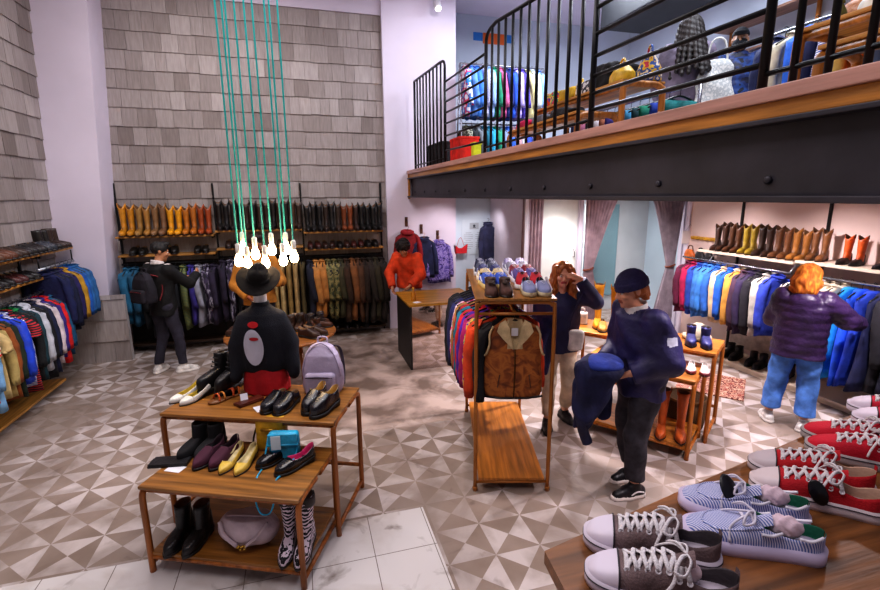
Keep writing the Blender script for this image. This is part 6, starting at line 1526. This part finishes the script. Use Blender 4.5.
# ------------------------------------------------------------------ upper floor
UF = 2.322
t = thing('clothes_rack', 'two-tier tube rack full of shirts upstairs by the white wall corner', 'rack', (3.33, 7.75, UF))
for z in (2.03, 1.12): rail_tube((-.74, 0, z), (.74, 0, z)).build('hanging_rail', CHROME, t)
for x in (-.74, .74):
    MB().tube(bez([(x, -.22, 0), (x, -.1, 1.0), (x, 0, 2.03)], 8), .015, 8).build('upright', CHROME, t); MB().tube([(x, .22, 0), (x, 0, 2.03)], .015, 8).build('upright', CHROME, t)
up1 = [('white and turquoise printed T-shirt', blotch(['#dcdce8', '#2a7ac0', '#c02a5a', '#dcdce8'], 10)), ('pale blue shirt', c('#5a8ad0')), ('sky blue shirt', c('#3a78c8')), ('blue checked shirt', STR_BW), ('white and blue shirt', c('#8fb0e0')), ('emerald green shirt', c('#1a7a5a')), ('pink shirt', c('#c05a8a')), ('navy shirt', c('#1a2a6a')), ('royal blue shirt', c('#2450b8')), ('lilac shirt', c('#a898d0')), ('purple shirt', c('#4a3a9a')), ('cream yellow shirt', c('#c8c08a')), ('pale grey shirt', c('#b8c0cc')), ('light blue shirt', c('#7aa0d8'))]
for i, (n, m) in enumerate(up1):
    hang('shirt', m, '%s, %s along the top rail of the upstairs rack' % (n, nth(i)), (2.68+i*.098, 7.75, UF+2.03), PI/2+RN.uniform(-.1, .1), .82, i % 5, group='shirts on the upstairs top rail')
up2 = [('dark patterned shirt', blotch(['#16181a', '#4a4a3a', '#8a8a7a', '#16181a'], 16)), ('dark shirt', c('#15181c')), ('grey shirt', c('#6a7078')), ('teal shirt', c('#1a6a80')), ('turquoise shirt', c('#2a9ac0')), ('green shirt', c('#1a8a6a')), ('grey blue shirt', c('#7a8ab0')), ('blue shirt', c('#2a5ab0')), ('dusty pink shirt', c('#b08a90')), ('white shirt', c('#c8ccd8')), ('cobalt shirt', c('#2a48c0')), ('pale blue shirt', c('#98b0d8')), ('grey shirt', c('#8a90a0'))]
for i, (n, m) in enumerate(up2):
    hang('shirt', m, '%s, %s along the lower rail of the upstairs rack' % (n, nth(i)), (2.68+i*.105, 7.72, UF+1.12), PI/2+RN.uniform(-.1, .1), .8, i % 5, group='shirts on the upstairs lower rail')
t = thing('hanging_banner', 'orange banner with blue ends on the upstairs wall above the rack', 'sign', (3.86, 9.49, 5.30))
t.scale = (1.15, 1, 1.15)
MB().box((.02, 0, 0), (.40, .012, .17), ch=.003).build('orange_panel', flat('#e0641a'), t)
for x in (-.27, .30): MB().box((x, .01, .02), (.17, .01, .13), ch=.003).build('blue_panel', flat('#2a7ac8'), t)
def box_thing(name, label, cat, loc, d, col, rz=0., lid=None):
    t = thing(name, label, cat, loc, rz)
    MB().box((0, 0, d[2]/2), d, ch=.012).build('body', cloth(col), t); MB().box((0, 0, d[2]-.012), (d[0]+.012, d[1]+.012, .03), ch=.005).build('lid', cloth(lid or col), t); return t
box_thing('storage_box', 'black storage box behind the first railing panel upstairs', 'box', (2.12, 7.1, UF), (.3, .8, .72), '#141418')
box_thing('carton', 'bright red carton behind the railing upstairs', 'box', (2.12, 6.15, UF), (.26, .42, .70), '#d8281c')
box_thing('carton', 'narrow neon yellow carton beside the red one upstairs', 'box', (2.12, 5.7, UF), (.1, .1, .60), '#c8d02a')
# nested tables upstairs
UT = wood('#b5803c', 'x'); UL = wood('#b0702c', 'z')
tube_table('display_table', 'long wooden table upstairs piled with clothes, behind the middle railing', 'table', 1.4, .36, .83, (2.42, 4.72, UF), R(-90), UT, UL, r=.025, rails=False)
tube_table('display_table', 'lower wooden table upstairs tucked in front of the long one', 'table', 1.3, .36, .62, (2.14, 4.78, UF), R(-90), UT, UL, r=.025, rails=False)
def clothes_heap(label, loc, d, m, rz=0., name='folded_garment'):
    t = thing(name, label, 'clothes', loc, rz); h = d[2]
    sdf(lambda P: s_box(P, (0, 0, h/2), (d[0]/2, d[1]/2, h/2), min(.03, h*.45))+fold(P, .008, 26, (1, .6, 2)), (-d[0]/2-.04, -d[1]/2-.04, -.01), (d[0]/2+.04, d[1]/2+.04, h+.03), .012).build('folded_body', m, t)
    MB().tube(bez([(-d[0]*.3, -d[1]/2, h*.6), (0, -d[1]/2-.006, h*.8), (d[0]*.3, -d[1]/2, h*.6)], 8), .01, 6).build('collar', m, t); return t
zt = UF+.832; zl = UF+.622
for i, (y, n, m, hh) in enumerate(((4.55, 'magenta patterned', MULTI, .14), (4.25, 'yellow', c('#c8a02a'), .12), (3.95, 'pale patterned', blotch(['#d8d0c8', '#3a3a44', '#d8d8e0'], 14), .12), (3.72, 'black', c('#15151a'), .2))):
    clothes_heap('%s folded clothes, %s pile from the rack on the long upstairs table' % (n, nth(i)), (2.62, y, zt), (.32, .26, hh), m)
for i, (y, n, m) in enumerate(((4.6, 'hot pink', c('#c8205a')), (4.25, 'grey', c('#6a6a76')), (3.9, 'charcoal', c('#2a2a30')))):
    clothes_heap('%s folded clothes, %s pile on the lower upstairs table' % (n, nth(i)), (2.29, y, zl), (.22, .24, .08), m)
def mini_bag(label, loc, d, mat, rz=0., strap=None, nm='handbag'):
    t = thing(nm, label, 'bag', loc, rz); w, dp, h = d
    sdf(lambda P: s_stack(P, [(0, 0, 0, w*.5, dp*.5), (h*.5, 0, 0, w*.48, dp*.48), (h*.9, 0, 0, w*.36, dp*.3), (h, 0, 0, w*.28, dp*.15)], 2.6)+fold(P, .006, 24), (-w*.6, -dp*.7, -.01), (w*.6, dp*.7, h+.03), .011).build('bag_body', mat, t)
    MB().tube(bez([(-w*.28, 0, h*.9), (-w*.15, 0, h*1.35), (w*.15, 0, h*1.35), (w*.28, 0, h*.9)], 14), .009, 6).build('handle', strap or mat, t); return t
mini_bag('golden yellow soft bag at the near end of the long upstairs table', (2.52, 3.48, zt), (.28, .18, .13), leather('#c8a01a'), 1.2)
mini_bag('multicoloured woven bag beside the golden one upstairs', (2.72, 3.42, zt), (.22, .18, .2), blotch(['#a8283a', '#c8a02a', '#2a4a8a', '#d8c8b0'], 18), 1.2)
mini_bag('yellow bag in the middle of the long upstairs table', (2.55, 4.1, zt), (.18, .14, .12), leather('#c8a01a'), 1.2)
for i, (n, m) in enumerate((('teal', c('#1a7a7a')), ('cobalt', c('#2a4ab8')), ('green', c('#1a8a6a')), ('dark teal', c('#16404a')), ('sky blue', c('#4a9ac8')), ('pale grey', c('#b8b8c4')), ('violet', c('#4a3a8a')), ('salmon', c('#c87a5a')), ('white', c('#d0d0d8')), ('black', c('#15151a')), ('pink', c('#c87a9a')), ('navy', c('#1a2050')))):
    hang('folded', m, '%s trousers, %s on the rail behind the upstairs tables' % (n, nth(i)), (2.98, 3.35+i*.12, UF+.80), RN.uniform(-.1, .1), .6, i % 5, group='trousers on the low upstairs rail')
t = thing('clothes_rail', 'low chrome clothes rail behind the upstairs tables', 'rack', (2.98, 4.05, UF)); rail_tube((0, -.9, .80), (0, .9, .80)).build('hanging_rail', CHROME, t)
for y in (-.9, .9): MB().tube([(0, y, 0), (0, y, .81)], .014, 8).build('upright', CHROME, t)
# table with bags, near the end of the balcony
tube_table('display_table', 'tall wooden table upstairs carrying pale bags, at the near end of the balcony', 'table', 1.0, .5, .86, (2.72, 2.2, UF), R(-90), UT, UL, r=.028, rails=False)
tube_table('display_table', 'lower wooden table upstairs under the tall bag table', 'table', .7, .25, .66, (2.42, 1.84, UF), R(-90), UT, UL, r=.025, rails=False)
zt2 = UF+.862
mini_bag('white canvas holdall on the tall bag table upstairs', (2.95, 1.9, zt2), (.34, .22, .17), cloth('#d0d0c8'), 1.3)
mini_bag('pale mint bag on the tall bag table upstairs', (2.95, 1.55, zt2), (.3, .22, .22), cloth('#a8d0b8'), 1.3)
mini_bag('tan leather bag at the far end of the tall bag table upstairs', (3.02, 2.12, zt2), (.22, .16, .15), leather('#a8641c'), 1.3)
mini_bag('olive pouch beside the white holdall upstairs', (2.82, 2.08, zt2), (.08, .07, .1), cloth('#6a6a3a'), 1.3)
u3 = [('navy', c('#1a2450')), ('cream', c('#cfc8b0')), ('bright blue', c('#2a6ad8')), ('navy', c('#18204a')), ('blue striped', STR_BW), ('sand', c('#c8a85a')), ('vivid orange', c('#e8500f')), ('pale blue', c('#8aa8d8')), ('navy', c('#1c2048')), ('white', c('#c8c8d0')), ('blue', c('#2a5ac0')), ('dark navy', c('#1a1f3c')), ('pale cream', c('#c8bca4'))]
for i, (n, m) in enumerate(u3):
    hang('shirt', m, '%s shirt, %s along the balcony-end rail upstairs' % (n, nth(i)), (3.45, 2.9-i*.11, UF+1.12), RN.uniform(-.1, .1), .72, i % 5, group='shirts on the balcony-end rail')
t = thing('clothes_rail', 'chrome clothes rail behind the tall bag table upstairs', 'rack', (3.45, 2.2, UF)); rail_tube((0, -.85, 1.12), (0, .85, 1.12)).build('hanging_rail', CHROME, t)
for y in (-.85, .85): MB().tube([(0, y, 0), (0, y, 1.13)], .014, 8).build('upright', CHROME, t)
# far wall shelving upstairs
t = thing('wall_shelf', 'long timber wall shelf upstairs behind the people', 'shelf', (6.85, 4.6, UF))
for z in (2.1, 2.55): MB().box((0, 0, z), (.36, 4.6, .035), ch=.004).build('shelf_board', wood('#8a6a5a', 'y'), t)
for y in (-2.2, -.7, .8, 2.2): MB().box((.1, y, 1.3), (.04, .04, 2.6)).build('upright', UL, t)
for i in range(14):
    m = c(['#2a6ac8', '#2f7ad8', '#2458b0'][i % 3])
    hang('shirt', m, 'bright blue shirt, %s along the upstairs wall shelf' % nth(i), (6.7, 4.6+i*.12, UF+2.06), RN.uniform(-.1, .1), .7, i % 5, group='blue shirts under the upstairs wall shelf')

# people upstairs
def h_braids(q):
    d = s_ell(q, (0, .02, .04), (.094, .108, .092)); ds = []
    for k in range(13):
        a = PI*(-.12+1.24*k/12); x, y = math.cos(a), math.sin(a)
        ds.append(s_cap(q, (.085*x, .02+.095*y, .03), (.17*x, .05+.25*y, -.46-.03*math.sin(k*2.3)), .029, .026))
    d = smin(d, smins(ds, .010), .02); d = np.maximum(d, -s_ell(q, (0, -.125, -.035), (.062, .085, .105)))
    return d+.003*np.sin(q[:, 2]*110+np.arctan2(q[:, 1], q[:, 0])*7)+.004*np.sin(np.arctan2(q[:, 1], q[:, 0])*26)
P7 = person('woman upstairs with long dark braids in a lilac grey coat', (3.66, 4.07, 0), facing(.5, .86), 1.62, dict(rEl=(-.27, -.12, 1.12), rWr=(-.15, -.32, 1.15), lEl=(.26, -.05, 1.13), lWr=(.2, -.25, 1.0)), '#6a452f',
    hair_of(h_braids, M('#1f1716', rough=.6, bump=.3, bs=80.)), dict(mat=cloth('#776d80'), name='coat', hem=.55, g=1.06, slv=(.088, .08, .062), zneck=.03), dict(mat=cloth('#1c1c24')), ('#17151a', '#141318'), z0=UF, hyaw=.3)
t = mini_bag('white lace tote on the shoulder of the woman upstairs', (3.78, 3.83, UF+.72), (.34, .12, .46), blotch(['#d8d8d4', '#b8bcbc', '#e0e0dc'], 30), -.5, cloth('#d0d0cc'))
def cap_mask(X):
    def f(P):
        q = X['Hf'](P); d = np.maximum(s_ell(q, (0, .016, .05), (.086, .106, .09)), .045-q[:, 2])
        return smin(d, np.maximum(s_ell(q, (0, -.12, .05), (.07, .075, .018)), -.2-q[:, 1]), .01)
    sdf(f, X['hc']-V3((.2, .24, .05)), X['hc']+V3((.2, .2, .2)), .008).build('cap', cloth('#14161c'), X['o'])
    sdf(lambda P: (lambda q: np.maximum(np.maximum(np.abs(s_ell(q, (0, -.04, -.05), (.07, .078, .075)))-.006, q[:, 1]+.01), np.abs(q[:, 2]+.055)-.05))(X['Hf'](P)), X['hc']-V3((.14, .18, .16)), X['hc']+V3((.14, .1, .06)), .0075).build('face_mask', cloth('#10121a'), X['o'])
P8 = person('man upstairs in black cap, face mask and blue camouflage jacket', (4.62, 4.40, 0), facing(-.72, -.7), 1.68, dict(lWr=(.2, -.15, .9), rWr=(-.2, -.15, .9)), '#b08468', cap_mask,
    dict(mat=blotch(['#0f1430', '#16285a', '#1c3c78', '#0d1022'], 9., .6), name='padded_jacket', hem=.72, g=1.2, slv=(.098, .092, .068), quilt=.006, collar=cloth('#15183a')), dict(mat=cloth('#15161c')), ('#17151a', '#d8d8d8'), z0=UF)

# peg board at the end of the right wall
t = thing('peg_board', 'yellow peg board with dangling bags at the fitting-room end of the right wall', 'hook board', (5.9, 5.86, 1.62))
MB().box((0, 0, 0), (.03, .46, .05), ch=.004).build('board', M('#c9992e', rough=.5), t)
for k in range(5): MB().tube(bez([(-.015, -.18+k*.09, .0), (-.07, -.18+k*.09, -.01), (-.08, -.18+k*.09, .03)], 6), .009, 6).build('peg', M('#d0a030', rough=.4), t)
mini_bag('small orange shoulder bag hanging from the yellow peg board', (5.82, 6.03, 1.28), (.2, .1, .16), leather('#c8641a'), PI/2, leather('#5a2a14'), nm='hanging_bag')
mini_bag('black pouch hanging from the yellow peg board', (5.82, 5.83, 1.30), (.18, .09, .13), leather('#17151a'), PI/2, nm='hanging_bag')
mini_bag('black purse hanging from the near end of the yellow peg board', (5.82, 5.66, 1.31), (.15, .09, .12), leather('#1b181d'), PI/2, nm='hanging_bag')
